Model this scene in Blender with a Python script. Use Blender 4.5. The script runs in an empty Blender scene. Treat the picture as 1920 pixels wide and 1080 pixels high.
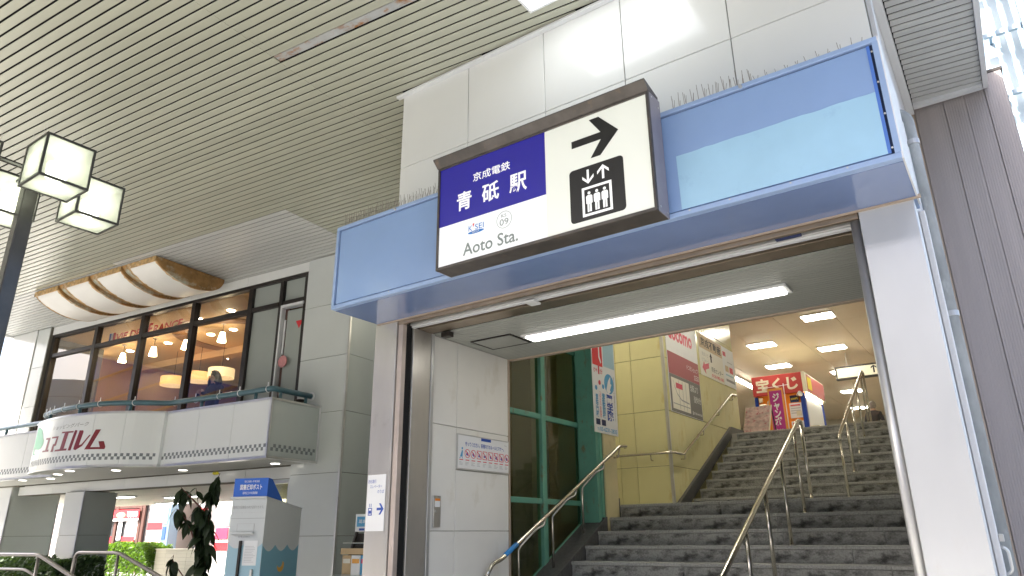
import bpy, bmesh, math, random
from mathutils import Vector, Matrix
from mathutils.geometry import tessellate_polygon

random.seed(7)
SC = bpy.context.scene
COL = SC.collection
R = math.radians

# ------------------------------------------------------------------ camera
cam_d = bpy.data.cameras.new('camera')
cam = bpy.data.objects.new('camera', cam_d)
COL.objects.link(cam)
SC.camera = cam
cam_d.sensor_width = 36.0
cam_d.lens = 36.0 * 1321.13 / 1920.0
cam_d.clip_start = 0.05
cam_d.clip_end = 2000.0
_yaw, _pit, _rol = R(-34.966), R(19.414), R(-0.542)
_f = Vector((math.sin(_yaw) * math.cos(_pit), math.cos(_yaw) * math.cos(_pit), math.sin(_pit)))
_r = Vector((math.cos(_yaw), -math.sin(_yaw), 0))
_u = _r.cross(_f)
_r2 = math.cos(_rol) * _r + math.sin(_rol) * _u
_u2 = -math.sin(_rol) * _r + math.cos(_rol) * _u
_m = Matrix((_r2, _u2, -_f)).transposed().to_4x4()
_m.translation = (0, 0, 1.55)
cam.matrix_world = _m

# ------------------------------------------------------------------ world, sun, exposure
SUN_AZ = R(-140)      # heading of the sun measured from +Y towards +X
SUN_EL = R(47)
world = bpy.data.worlds.new('World')
SC.world = world
world.use_nodes = True
wn = world.node_tree
wn.nodes.clear()
sky = wn.nodes.new('ShaderNodeTexSky')
sky.sky_type = 'NISHITA'
sky.sun_disc = False
sky.sun_elevation = SUN_EL
sky.sun_rotation = SUN_AZ
sky.air_density = 0.8
sky.dust_density = 6.0
sky.ozone_density = 1.0
bg = wn.nodes.new('ShaderNodeBackground')
bg.inputs[1].default_value = 0.15
wo = wn.nodes.new('ShaderNodeOutputWorld')
wn.links.new(sky.outputs[0], bg.inputs[0])
wn.links.new(bg.outputs[0], wo.inputs[0])
sd = bpy.data.lights.new('sun', 'SUN')
sd.energy = 4.5
sd.angle = R(0.5)
sd.color = (1.0, 0.95, 0.88)
sun = bpy.data.objects.new('sun', sd)
COL.objects.link(sun)
_sdir = Vector((math.sin(SUN_AZ) * math.cos(SUN_EL), math.cos(SUN_AZ) * math.cos(SUN_EL), math.sin(SUN_EL)))
sun.rotation_euler = _sdir.to_track_quat('Z', 'Y').to_euler()
sun.location = (0, 0, 30)
SC.view_settings.view_transform = 'Standard'
SC.view_settings.look = 'None'
SC.view_settings.exposure = 2.05
SC.view_settings.gamma = 1.0
SC.view_settings.use_curve_mapping = False
SC.render.engine = 'CYCLES'
cy = SC.cycles
cy.use_denoising = True
cy.max_bounces = 10
cy.diffuse_bounces = 5
cy.use_adaptive_sampling = True
cy.adaptive_threshold = 0.02
cy.glossy_bounces = 4
cy.transmission_bounces = 6
cy.transparent_max_bounces = 10
cy.sample_clamp_indirect = 8.0
cy.caustics_reflective = False
cy.caustics_refractive = False

# ------------------------------------------------------------------ materials
MATS = {}


def mat(name, col, rough=0.5, metal=0.0, var=0.0, vscale=2.0, stretch=(1, 1, 1), bump=0.0, bscale=30.0,
        bstretch=(1, 1, 1), stain=None, rnd=0.0, emis=0.0, ecol=None, spec=0.5, coat=0.0, rvar=0.0):
    """Procedural principled material. stain = (colour, amount 0..1, scale, stretch)"""
    m = bpy.data.materials.new(name)
    m.use_nodes = True
    nt = m.node_tree
    N, L = nt.nodes, nt.links
    b = N['Principled BSDF']
    b.inputs['Roughness'].default_value = rough
    b.inputs['Metallic'].default_value = metal
    b.inputs['Specular IOR Level'].default_value = spec
    if coat:
        b.inputs['Coat Weight'].default_value = coat
        b.inputs['Coat Roughness'].default_value = 0.08
    tc = N.new('ShaderNodeTexCoord')

    def noise(scale, st, detail=4.0, rough_=0.55):
        mp = N.new('ShaderNodeMapping')
        mp.inputs['Scale'].default_value = st
        L.new(tc.outputs['Object'], mp.inputs['Vector'])
        n = N.new('ShaderNodeTexNoise')
        n.inputs['Scale'].default_value = scale
        n.inputs['Detail'].default_value = detail
        n.inputs['Roughness'].default_value = rough_
        L.new(mp.outputs[0], n.inputs['Vector'])
        return n.outputs['Fac']

    def mix(fac, a, bb):
        x = N.new('ShaderNodeMix')
        x.data_type = 'RGBA'
        x.clamp_factor = True
        if isinstance(fac, float):
            x.inputs[0].default_value = fac
        else:
            L.new(fac, x.inputs[0])
        for i, v in ((6, a), (7, bb)):
            if isinstance(v, tuple):
                x.inputs[i].default_value = (*v[:3], 1)
            else:
                L.new(v, x.inputs[i])
        return x.outputs[2]

    def ramp(fac, lo, hi):
        mr = N.new('ShaderNodeMapRange')
        mr.inputs['From Min'].default_value = lo
        mr.inputs['From Max'].default_value = hi
        L.new(fac, mr.inputs['Value'])
        return mr.outputs[0]
    c = tuple(col)
    if var:
        f = ramp(noise(vscale, stretch), 0.32, 0.68)
        c = mix(f, tuple(v * (1 - var) for v in col), tuple(min(1, v * (1 + var)) for v in col))
    if stain:
        sc, amt, ss, sst = stain
        f = ramp(noise(ss, sst, 6.0, 0.65), 0.62 - 0.25 * amt, 0.80 - 0.25 * amt)
        c = mix(f, c, sc)
    if rnd:
        oi = N.new('ShaderNodeObjectInfo')
        hs = N.new('ShaderNodeHueSaturation')
        mr = N.new('ShaderNodeMapRange')
        mr.inputs['To Min'].default_value = 1 - rnd
        mr.inputs['To Max'].default_value = 1 + rnd
        L.new(oi.outputs['Random'], mr.inputs['Value'])
        L.new(mr.outputs[0], hs.inputs['Value'])
        if isinstance(c, tuple):
            hs.inputs['Color'].default_value = (*c[:3], 1)
        else:
            L.new(c, hs.inputs['Color'])
        c = hs.outputs[0]
    if isinstance(c, tuple):
        b.inputs['Base Color'].default_value = (*c[:3], 1)
    else:
        L.new(c, b.inputs['Base Color'])
    if rvar:
        f = noise(vscale * 3, stretch)
        mr = N.new('ShaderNodeMapRange')
        mr.inputs['To Min'].default_value = max(0.02, rough - rvar)
        mr.inputs['To Max'].default_value = rough + rvar
        L.new(f, mr.inputs['Value'])
        L.new(mr.outputs[0], b.inputs['Roughness'])
    if bump:
        bp = N.new('ShaderNodeBump')
        bp.inputs['Strength'].default_value = bump
        bp.inputs['Distance'].default_value = 0.01
        L.new(noise(bscale, bstretch), bp.inputs['Height'])
        L.new(bp.outputs[0], b.inputs['Normal'])
    if emis:
        e = ecol or col
        b.inputs['Emission Color'].default_value = (*e, 1)
        b.inputs['Emission Strength'].default_value = emis
    MATS[name] = m
    return m


def glassmat(name, tint, refl=1.0, rough=0.0, f0=1.5):
    """thin pane: transparent tint mixed with a mirror reflection by Fresnel"""
    m = bpy.data.materials.new(name)
    m.use_nodes = True
    nt = m.node_tree
    N, L = nt.nodes, nt.links
    N.clear()
    out = N.new('ShaderNodeOutputMaterial')
    tr = N.new('ShaderNodeBsdfTransparent')
    tr.inputs[0].default_value = (*tint, 1)
    gl = N.new('ShaderNodeBsdfGlossy')
    gl.inputs[0].default_value = (refl, refl, refl, 1)
    gl.inputs['Roughness'].default_value = rough
    fr = N.new('ShaderNodeFresnel')
    fr.inputs[0].default_value = f0
    mx = N.new('ShaderNodeMixShader')
    geo = N.new('ShaderNodeNewGeometry')
    inv = N.new('ShaderNodeMath')
    inv.operation = 'SUBTRACT'
    inv.inputs[0].default_value = 1.0
    L.new(geo.outputs['Backfacing'], inv.inputs[1])
    mul = N.new('ShaderNodeMath')
    mul.operation = 'MULTIPLY'
    L.new(fr.outputs[0], mul.inputs[0])
    L.new(inv.outputs[0], mul.inputs[1])
    L.new(mul.outputs[0], mx.inputs[0])
    L.new(tr.outputs[0], mx.inputs[1])
    L.new(gl.outputs[0], mx.inputs[2])
    L.new(mx.outputs[0], out.inputs[0])
    MATS[name] = m
    return m


def leafmat(name, col, trans=0.35):
    m = bpy.data.materials.new(name)
    m.use_nodes = True
    nt = m.node_tree
    N, L = nt.nodes, nt.links
    b = N['Principled BSDF']
    b.inputs['Roughness'].default_value = 0.4
    geo = N.new('ShaderNodeNewGeometry')
    hs = N.new('ShaderNodeHueSaturation')
    hs.inputs['Color'].default_value = (*col, 1)
    mr = N.new('ShaderNodeMapRange')
    mr.inputs['To Min'].default_value = 0.6
    mr.inputs['To Max'].default_value = 1.5
    L.new(geo.outputs['Random Per Island'], mr.inputs['Value'])
    L.new(mr.outputs[0], hs.inputs['Value'])
    L.new(hs.outputs[0], b.inputs['Base Color'])
    tl = N.new('ShaderNodeBsdfTranslucent')
    tl.inputs[0].default_value = (col[0] * 1.6, col[1] * 1.6, col[2] * 0.6, 1)
    mx = N.new('ShaderNodeMixShader')
    mx.inputs[0].default_value = trans
    L.new(b.outputs[0], mx.inputs[1])
    L.new(tl.outputs[0], mx.inputs[2])
    L.new(mx.outputs[0], N['Material Output'].inputs[0])
    MATS[name] = m
    return m


mat('slat', (0.47, 0.475, 0.385), 0.21, var=0.06, vscale=1.2, stretch=(0.5, 1, 1), rnd=0.04, bump=0.06, bscale=5, bstretch=(0.6, 2, 1),
    stain=((0.36, 0.35, 0.28), 0.1, 5, (0.6, 2, 1)), rvar=0.06)
mat('slat_grey', (0.55, 0.56, 0.54), 0.35, var=0.05, vscale=1.5, rnd=0.04, bump=0.04, bscale=5)
mat('slat_small', (0.36, 0.37, 0.34), 0.45, var=0.06, vscale=2, rnd=0.03)
mat('black', (0.006, 0.006, 0.006), 0.9)
mat('dark_gap', (0.02, 0.02, 0.02), 0.8)
mat('rust_channel', (0.42, 0.43, 0.43), 0.55, stain=((0.34, 0.14, 0.03), 0.5, 7, (1, 2, 1)), var=0.15, vscale=6)
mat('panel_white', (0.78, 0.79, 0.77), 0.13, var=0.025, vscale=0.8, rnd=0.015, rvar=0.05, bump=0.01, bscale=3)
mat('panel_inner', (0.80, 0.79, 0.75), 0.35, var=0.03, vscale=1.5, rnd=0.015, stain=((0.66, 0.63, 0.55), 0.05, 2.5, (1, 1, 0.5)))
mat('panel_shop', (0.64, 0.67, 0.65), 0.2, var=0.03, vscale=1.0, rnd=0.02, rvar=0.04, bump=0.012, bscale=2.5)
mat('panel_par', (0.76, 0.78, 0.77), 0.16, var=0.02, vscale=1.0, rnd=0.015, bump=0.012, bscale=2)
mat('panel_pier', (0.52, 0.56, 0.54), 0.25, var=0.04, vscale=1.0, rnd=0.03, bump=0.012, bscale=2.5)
mat('panel_yellow', (0.72, 0.675, 0.37), 0.2, var=0.05, vscale=1.2, rnd=0.04, rvar=0.05, bump=0.02, bscale=3,
    stain=((0.58, 0.47, 0.2), 0.08, 3, (1, 1, 0.5)))
mat('panel_cream', (0.70, 0.62, 0.36), 0.4, var=0.06, vscale=1.5, rnd=0.03, stain=((0.50, 0.40, 0.2), 0.12, 4, (1, 1, .6)))
mat('joint', (0.16, 0.15, 0.12), 0.8)
mat('joint_light', (0.42, 0.41, 0.37), 0.8)
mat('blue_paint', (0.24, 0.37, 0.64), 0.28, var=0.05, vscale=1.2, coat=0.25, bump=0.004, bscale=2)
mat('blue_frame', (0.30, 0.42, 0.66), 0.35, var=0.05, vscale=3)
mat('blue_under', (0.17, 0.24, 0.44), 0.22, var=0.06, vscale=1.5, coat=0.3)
mat('blue_skylit', (0.36, 0.60, 0.80), 0.35, var=0.05, vscale=2.5, stain=((0.30, 0.50, 0.72), 0.1, 6, (1, 1, 1)))  # paler copy of the fascia blue, with skylight brightness put into the colour
mat('blue_edge', (0.08, 0.20, 0.62), 0.35)
mat('gutter_dark', (0.03, 0.05, 0.12), 0.6)
mat('sign_frame', (0.085, 0.075, 0.068), 0.45, metal=0.25, var=0.25, vscale=6, stain=((0.16, 0.11, 0.07), 0.15, 8, (1, 1, 1)))
mat('sign_side', (0.32, 0.29, 0.32), 0.4, metal=0.3, var=0.1, vscale=4)
mat('sign_face', (0.78, 0.80, 0.74), 0.3, emis=0.055, ecol=(0.92, 0.95, 0.84))
mat('sign_white', (0.84, 0.86, 0.88), 0.3, emis=0.07, ecol=(0.95, 0.98, 1.0))
mat('sign_blue', (0.022, 0.018, 0.30), 0.3, emis=0.02, ecol=(0.06, 0.05, 0.75))
mat('sign_lettering', (0.9, 0.9, 0.9), 0.3, emis=0.08, ecol=(1, 1, 1))
mat('sign_black', (0.015, 0.015, 0.016), 0.4)
mat('sign_grey', (0.22, 0.26, 0.25), 0.4)
mat('logo_blue', (0.02, 0.20, 0.62), 0.4)
mat('logo_red', (0.65, 0.03, 0.06), 0.4)
mat('steel', (0.53, 0.505, 0.465), 0.34, metal=0.65, var=0.08, vscale=3, stretch=(1, 1, 0.3), bump=0.03, bscale=60, bstretch=(1, 1, .05), rvar=0.10,
    stain=((0.38, 0.35, 0.31), 0.18, 5, (1, 1, 0.6)))
mat('steel_brown', (0.36, 0.29, 0.22), 0.32, metal=0.85, var=0.15, vscale=4, rvar=0.08)
mat('steel_pillar', (0.64, 0.65, 0.66), 0.40, metal=0.55, var=0.05, vscale=2, stretch=(1, 1, 0.4), rvar=0.1, bump=0.02, bscale=4,
    stain=((0.62, 0.61, 0.60), 0.15, 4, (1, 1, 0.4)))
mat('steel_pink', (0.55, 0.47, 0.42), 0.45, metal=0.4, var=0.1, vscale=5)
mat('alu', (0.55, 0.55, 0.54), 0.35, metal=0.6, var=0.08, vscale=4)
mat('tube_steel', (0.60, 0.57, 0.50), 0.22, metal=0.95, var=0.06, vscale=6, rvar=0.06)
mat('chrome', (0.66, 0.66, 0.64), 0.28, metal=0.75, var=0.08, vscale=6)
mat('tube_dark', (0.30, 0.28, 0.255), 0.3, metal=0.85, var=0.08, vscale=6)
mat('spike_wire', (0.28, 0.25, 0.22), 0.4, metal=0.5)
mat('tape_blue', (0.03, 0.25, 0.62), 0.5)
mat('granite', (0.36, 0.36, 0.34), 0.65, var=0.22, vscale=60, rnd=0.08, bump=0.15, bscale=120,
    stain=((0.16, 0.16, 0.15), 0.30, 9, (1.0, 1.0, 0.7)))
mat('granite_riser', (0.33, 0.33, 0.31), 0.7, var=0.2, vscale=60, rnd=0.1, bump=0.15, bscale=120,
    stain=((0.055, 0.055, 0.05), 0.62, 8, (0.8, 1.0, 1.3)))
mat('granite_dark', (0.10, 0.10, 0.10), 0.45, var=0.2, vscale=30, bump=0.05, bscale=80)
mat('green_frame', (0.16, 0.42, 0.32), 0.45, var=0.1, vscale=3, stain=((0.22, 0.14, 0.06), 0.16, 12, (1, 1, 0.5)))
mat('concourse_ceiling', (0.74, 0.64, 0.50), 0.45, var=0.03, vscale=1, rnd=0.02)
mat('concourse_wall', (0.50, 0.48, 0.40), 0.4, var=0.08, vscale=1)
mat('floor_tile', (0.46, 0.43, 0.37), 0.4, var=0.1, vscale=4)
mat('lamp_white', (0.95, 0.95, 0.95), 0.4, emis=2.0, ecol=(1.0, 0.97, 0.90))
mat('lamp_panel', (0.95, 0.95, 0.95), 0.4, emis=1.3, ecol=(0.92, 0.97, 1.0))
mat('lamp_cool', (0.95, 0.95, 0.95), 0.4, emis=4.0, ecol=(0.95, 1.0, 0.96))
mat('lamp_hall', (0.95, 0.95, 0.95), 0.4, emis=11.0, ecol=(1.0, 0.94, 0.80))
mat('lamp_frame', (0.75, 0.76, 0.76), 0.4)
mat('hood_frame', (0.05, 0.05, 0.045), 0.45, metal=0.3)
mat('cube_core', (0.95, 0.95, 0.9), 0.4, emis=4.0, ecol=(1.0, 0.99, 0.90))
mat('pole_paint', (0.035, 0.033, 0.03), 0.25, coat=0.4, var=0.15, vscale=8)
mat('shell_white', (0.78, 0.77, 0.73), 0.42, var=0.03, vscale=2)
mat('shell_rust', (0.36, 0.20, 0.07), 0.75, var=0.35, vscale=7, stain=((0.56, 0.58, 0.48), 0.42, 3.2, (1, 1, 1.6)))
mat('shell_rust_edge', (0.55, 0.36, 0.16), 0.75, var=0.35, vscale=14, stain=((0.74, 0.70, 0.62), 0.2, 12, (1, 1, 1)))
mat('frame_dark', (0.035, 0.030, 0.026), 0.4, metal=0.3, var=0.15, vscale=4)
mat('film_grey', (0.36, 0.39, 0.36), 0.3, var=0.04, vscale=1.2)
mat('teal_paint', (0.045, 0.12, 0.15), 0.35, var=0.12, vscale=6, coat=0.2)
mat('soffit_plaster', (0.55, 0.55, 0.52), 0.8, var=0.06, vscale=40, bump=0.1, bscale=150)
mat('check_grey', (0.18, 0.20, 0.21), 0.4)
mat('cafe_ceiling', (0.62, 0.42, 0.22), 0.6, var=0.04, vscale=0.8)
mat('cafe_wall', (0.42, 0.27, 0.14), 0.6, var=0.08, vscale=1)
mat('cafe_wood', (0.22, 0.11, 0.05), 0.5, var=0.2, vscale=5)
mat('lamp_warm', (1, .85, .6), 0.4, emis=11.0, ecol=(1.0, 0.82, 0.52))
mat('lamp_drum', (0.9, 0.6, 0.3), 0.6, emis=0.22, ecol=(1.0, 0.50, 0.16))
mat('lamp_drum_pale', (0.9, 0.75, 0.5), 0.6, emis=0.28, ecol=(1.0, 0.70, 0.34))
mat('lamp_spot', (1, 1, 1), 0.4, emis=28.0, ecol=(1, 0.93, 0.8))
mat('lamp_soft', (1, 1, 1), 0.4, emis=2.5, ecol=(1, 0.95, 0.85))
mat('red_print', (0.72, 0.03, 0.04), 0.5)
mat('red_dark', (0.30, 0.02, 0.04), 0.5)
mat('wine', (0.36, 0.07, 0.09), 0.45)
mat('mid_red', (0.62, 0.05, 0.11), 0.45)
mat('pink_disc', (0.60, 0.26, 0.26), 0.6, var=0.1, vscale=20)
mat('paper', (0.82, 0.83, 0.84), 0.6, var=0.02, vscale=5)
mat('paper_cream', (0.80, 0.77, 0.68), 0.5)
mat('paper_tan', (0.58, 0.42, 0.24), 0.5)
mat('ink_black', (0.02, 0.02, 0.022), 0.6)
mat('ink_grey', (0.33, 0.34, 0.35), 0.6)
mat('ink_soft', (0.55, 0.56, 0.57), 0.6)
mat('ink_blue', (0.03, 0.09, 0.42), 0.6)
mat('ink_sky', (0.10, 0.36, 0.62), 0.6)
mat('ink_red', (0.70, 0.08, 0.12), 0.6)
mat('ink_white', (0.85, 0.85, 0.85), 0.6)
mat('navy', (0.02, 0.03, 0.10), 0.6)
mat('slate_print', (0.17, 0.165, 0.16), 0.5)
mat('post_blue', (0.03, 0.14, 0.60), 0.45, var=0.04, vscale=3)
mat('post_white', (0.62, 0.65, 0.66), 0.4, var=0.03, vscale=2, bump=0.01, bscale=5)
mat('post_sea', (0.20, 0.43, 0.55), 0.45, var=0.03, vscale=2)
mat('post_sea_pale', (0.36, 0.56, 0.66), 0.45, var=0.03, vscale=2)
mat('moon', (0.75, 0.42, 0.08), 0.5)
mat('kiosk_orange', (0.85, 0.27, 0.02), 0.45)
mat('kiosk_red', (0.42, 0.05, 0.045), 0.4)
mat('kiosk_blue', (0.02, 0.06, 0.35), 0.4)
mat('kiosk_cream', (0.70, 0.66, 0.50), 0.45)
mat('banner_magenta', (0.52, 0.05, 0.30), 0.7)
mat('banner_orange', (0.85, 0.42, 0.10), 0.7)
mat('banner_yellow', (0.80, 0.62, 0.02), 0.6)
mat('kiosk_glow', (0.35, 0.35, 0.31), 0.4, emis=0.04, ecol=(1, 0.96, 0.85))
mat('hang_sign_face', (0.62, 0.60, 0.46), 0.4, emis=0.03, ecol=(1.0, 0.96, 0.76))
mat('brown_wall', (0.42, 0.38, 0.365), 0.45, metal=0.25, var=0.06, vscale=1.5, stretch=(6, 6, .3), rnd=0.05, bump=0.04, bscale=20, bstretch=(8, 8, .1))
mat('pipe_dirty', (0.36, 0.38, 0.38), 0.7, var=0.25, vscale=5, stretch=(1, 1, .5), stain=((0.60, 0.62, 0.62), 0.25, 6, (1, 1, .4)))
mat('trim_white', (0.72, 0.73, 0.74), 0.4, var=0.03, vscale=3)
mat('trim_tan', (0.45, 0.36, 0.28), 0.5)
mat('far_white', (0.34, 0.42, 0.48), 0.5, var=0.03, vscale=1)
mat('far_fin', (0.20, 0.30, 0.40), 0.4, metal=0.3)
mat('asphalt', (0.055, 0.055, 0.055), 0.85, var=0.2, vscale=12, bump=0.2, bscale=80)
mat('paving', (0.30, 0.30, 0.285), 0.75, var=0.12, vscale=5, bump=0.08, bscale=60)
mat('street_tan', (0.36, 0.36, 0.36), 0.8, var=0.1, vscale=3)
mat('shop_grey', (0.40, 0.36, 0.35), 0.7, var=0.04, vscale=2)
mat('shop_brown', (0.10, 0.045, 0.035), 0.5)
mat('shop_dark', (0.05, 0.05, 0.055), 0.3)
mat('tile_cream', (0.62, 0.60, 0.50), 0.5, var=0.05, vscale=3, rnd=0.04)
mat('bldg_white', (0.66, 0.65, 0.64), 0.7, var=0.05, vscale=1)
mat('bldg_brick', (0.32, 0.29, 0.27), 0.8, var=0.15, vscale=4)
mat('tarp_blue', (0.08, 0.12, 0.36), 0.6, var=0.25, vscale=1.2, bump=0.5, bscale=1.5)
mat('scaffold', (0.55, 0.28, 0.10), 0.5, metal=0.3)
mat('window_far', (0.10, 0.12, 0.14), 0.1)
mat('skin', (0.55, 0.36, 0.27), 0.5)
mat('hair_grey', (0.30, 0.29, 0.27), 0.7, var=0.3, vscale=60, bump=0.4, bscale=90)
mat('hair_dark', (0.02, 0.016, 0.014), 0.5, var=0.3, vscale=40, bump=0.3, bscale=60)
mat('jacket_dark', (0.035, 0.037, 0.045), 0.8, var=0.2, vscale=8, bump=0.3, bscale=12)
mat('trousers', (0.05, 0.05, 0.06), 0.8)
mat('soil', (0.05, 0.035, 0.025), 0.95, var=0.3, vscale=20)
mat('bark', (0.13, 0.08, 0.05), 0.85, var=0.3, vscale=20)
mat('stem_red', (0.16, 0.06, 0.05), 0.7)
mat('pot', (0.25, 0.22, 0.2), 0.6, var=0.1, vscale=4)
mat('patterned_cloth', (0.62, 0.48, 0.44), 0.7, var=0.25, vscale=9, stain=((0.45, 0.06, 0.10), 0.35, 14, (1, 1, 1)))
mat('yellow_flower', (0.8, 0.7, 0.05), 0.6)
leafmat('leaf_dark', (0.025, 0.045, 0.018), 0.2)
leafmat('leaf_hedge', (0.10, 0.19, 0.03), 0.45)
leafmat('leaf_ivy', (0.055, 0.10, 0.04), 0.3)
glassmat('glass_cafe', (0.88, 0.87, 0.85), 1.0, 0.0, 1.75)
glassmat('glass_lift', (0.74, 0.75, 0.62), 0.9, 0.01, 1.7)
glassmat('glass_clear', (0.93, 0.94, 0.94), 0.9, 0.0, 1.45)
glassmat('acrylic', (0.80, 0.82, 0.76), 0.7, 0.15, 1.4)
_a = MATS['acrylic'].node_tree
_tl = _a.nodes.new('ShaderNodeBsdfTranslucent')
_tl.inputs[0].default_value = (0.9, 0.92, 0.84, 1)
_mx = _a.nodes.new('ShaderNodeMixShader')
_mx.inputs[0].default_value = 0.30
_o = [n for n in _a.nodes if n.type == 'OUTPUT_MATERIAL'][0]
_src = _o.inputs[0].links[0].from_socket
_a.links.new(_src, _mx.inputs[1])
_a.links.new(_tl.outputs[0], _mx.inputs[2])
_a.links.new(_mx.outputs[0], _o.inputs[0])

# ------------------------------------------------------------------ geometry helpers
A_SHOP = R(5.38)
ORIG = {}       # object name -> (origin in its frame, angle)


class MB:
    """collects shapes for one mesh, in the coordinates of the thing's frame"""

    def __init__(s):
        s.v, s.f, s.mi = [], [], []
        s.cur = 0

    def add(s, vs, fs):
        k = len(s.v)
        s.v += [tuple(p) for p in vs]
        s.f += [tuple(i + k for i in q) for q in fs]
        s.mi += [s.cur] * len(fs)
        return s

    def box(s, x0, x1, y0, y1, z0, z1, bev=0.0):
        if bev:
            bm = bmesh.new()
            vs = [bm.verts.new(p) for p in ((x0, y0, z0), (x1, y0, z0), (x1, y1, z0), (x0, y1, z0), (x0, y0, z1), (x1, y0, z1), (x1, y1, z1), (x0, y1, z1))]
            for q in ((0, 3, 2, 1), (4, 5, 6, 7), (0, 1, 5, 4), (1, 2, 6, 5), (2, 3, 7, 6), (3, 0, 4, 7)):
                bm.faces.new([vs[i] for i in q])
            bmesh.ops.bevel(bm, geom=bm.edges[:], offset=bev, segments=1, affect='EDGES')
            bm.verts.index_update()
            s.add([v.co[:] for v in bm.verts], [[v.index for v in f.verts] for f in bm.faces])
            bm.free()
            return s
        s.add([(x0, y0, z0), (x1, y0, z0), (x1, y1, z0), (x0, y1, z0), (x0, y0, z1), (x1, y0, z1), (x1, y1, z1), (x0, y1, z1)],
              [(0, 3, 2, 1), (4, 5, 6, 7), (0, 1, 5, 4), (1, 2, 6, 5), (2, 3, 7, 6), (3, 0, 4, 7)])
        return s

    def prism(s, poly, d0, d1, axes='yz', ):
        """polygon in the plane of `axes`, extruded along the third axis from d0 to d1"""
        third = ({'x', 'y', 'z'} - set(axes)).pop()
        n = len(poly)
        vs = []
        for d in (d0, d1):
            for p in poly:
                c = {axes[0]: p[0], axes[1]: p[1], third: d}
                vs.append((c['x'], c['y'], c['z']))
        fs = [tuple(range(n - 1, -1, -1)), tuple(range(n, 2 * n))]
        fs += [(i, (i + 1) % n, n + (i + 1) % n, n + i) for i in range(n)]
        s.add(vs, fs)
        return s

    def tube(s, path, r, n=10, cap=True, closed=False):
        P = [Vector(p) for p in path]
        rr = r if isinstance(r, (list, tuple)) else [r] * len(P)
        up = None
        k0 = len(s.v)
        vs, fs = [], []
        for i, p in enumerate(P):
            if closed:
                t = P[(i + 1) % len(P)] - P[i - 1]
            else:
                t = (P[min(i + 1, len(P) - 1)] - P[max(i - 1, 0)])
            t.normalize()
            if up is None:
                up = Vector((0, 0, 1)) if abs(t.z) < 0.9 else Vector((1, 0, 0))
            a = t.cross(up)
            if a.length < 1e-6:
                a = t.orthogonal()
            a.normalize()
            b = a.cross(t)
            up = b
            for j in range(n):
                w = 2 * math.pi * j / n
                vs.append(p + (a * math.cos(w) + b * math.sin(w)) * rr[i])
        m = len(P)
        for i in range(m if closed else m - 1):
            i2 = (i + 1) % m
            for j in range(n):
                fs.append((i * n + j, i * n + (j + 1) % n, i2 * n + (j + 1) % n, i2 * n + j))
        if cap and not closed:
            fs.append(tuple(range(n - 1, -1, -1)))
            fs.append(tuple((m - 1) * n + j for j in range(n)))
        s.add(vs, fs)
        return s

    def disc(s, c, u, v, r, n=24, th=0.004, r_in=0.0):
        c, u, v = Vector(c), Vector(u).normalized(), Vector(v).normalized()
        w = u.cross(v)
        vs, fs = [], []
        for d in (0, th):
            for j in range(n):
                a = 2 * math.pi * j / n
                vs.append(c + w * d + (u * math.cos(a) + v * math.sin(a)) * r)
            if r_in:
                for j in range(n):
                    a = 2 * math.pi * j / n
                    vs.append(c + w * d + (u * math.cos(a) + v * math.sin(a)) * r_in)
        if not r_in:
            fs.append(tuple(range(n - 1, -1, -1)))
            fs.append(tuple(n + j for j in range(n)))
            fs += [(j, (j + 1) % n, n + (j + 1) % n, n + j) for j in range(n)]
        else:
            m = 2 * n
            for j in range(n):
                k = (j + 1) % n
                fs += [(m + j, m + k, m + n + k, m + n + j), (j, n + j, n + k, k), (j, k, m + k, m + j), (n + j, m + n + j, m + n + k, n + k)]
        s.add(vs, fs)
        return s

    def flat(s, poly, o, u, v, th=0.002):
        """2-D polygon (a, b) -> o + a u + b v, extruded th along u x v"""
        o, u, v = Vector(o), Vector(u), Vector(v)
        w = u.cross(v).normalized() * th
        n = len(poly)
        vs = [o + u * a + v * b for a, b in poly] + [o + u * a + v * b + w for a, b in poly]
        fs = [tuple(range(n - 1, -1, -1)), tuple(range(n, 2 * n))] + [(i, (i + 1) % n, n + (i + 1) % n, n + i) for i in range(n)]
        s.add(vs, fs)
        return s

    def ellipsoid(s, c, rx, ry, rz, nu=14, nv=9, noise=0.0):
        vs, fs = [], []
        for i in range(nv + 1):
            th = math.pi * i / nv
            for j in range(nu):
                ph = 2 * math.pi * j / nu
                k = 1 + random.uniform(-noise, noise)
                vs.append((c[0] + rx * k * math.sin(th) * math.cos(ph), c[1] + ry * k * math.sin(th) * math.sin(ph), c[2] + rz * k * math.cos(th)))
        for i in range(nv):
            for j in range(nu):
                a, b = i * nu + j, i * nu + (j + 1) % nu
                fs.append((a, a + nu, b + nu, b))
        s.add(vs, fs)
        return s


def _link(name, me, parent=None):
    o = bpy.data.objects.new(name, me)
    COL.objects.link(o)
    if parent is not None:
        o.parent = parent
        ORIG[o.name] = ORIG[parent.name]
    return o


def thing(name, label, cat, loc=(0, 0, 0), ang=0.0, group=None):
    o = bpy.data.objects.new(name, None)
    o.empty_display_size = 0.2
    COL.objects.link(o)
    v = Vector(loc)
    v.rotate(Matrix.Rotation(ang, 3, 'Z'))
    o.location = v
    o.rotation_euler = (0, 0, ang)
    ORIG[o.name] = (Vector(loc), ang)
    o['label'] = label
    o['category'] = cat
    if group:
        o['group'] = group
    return o


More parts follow.
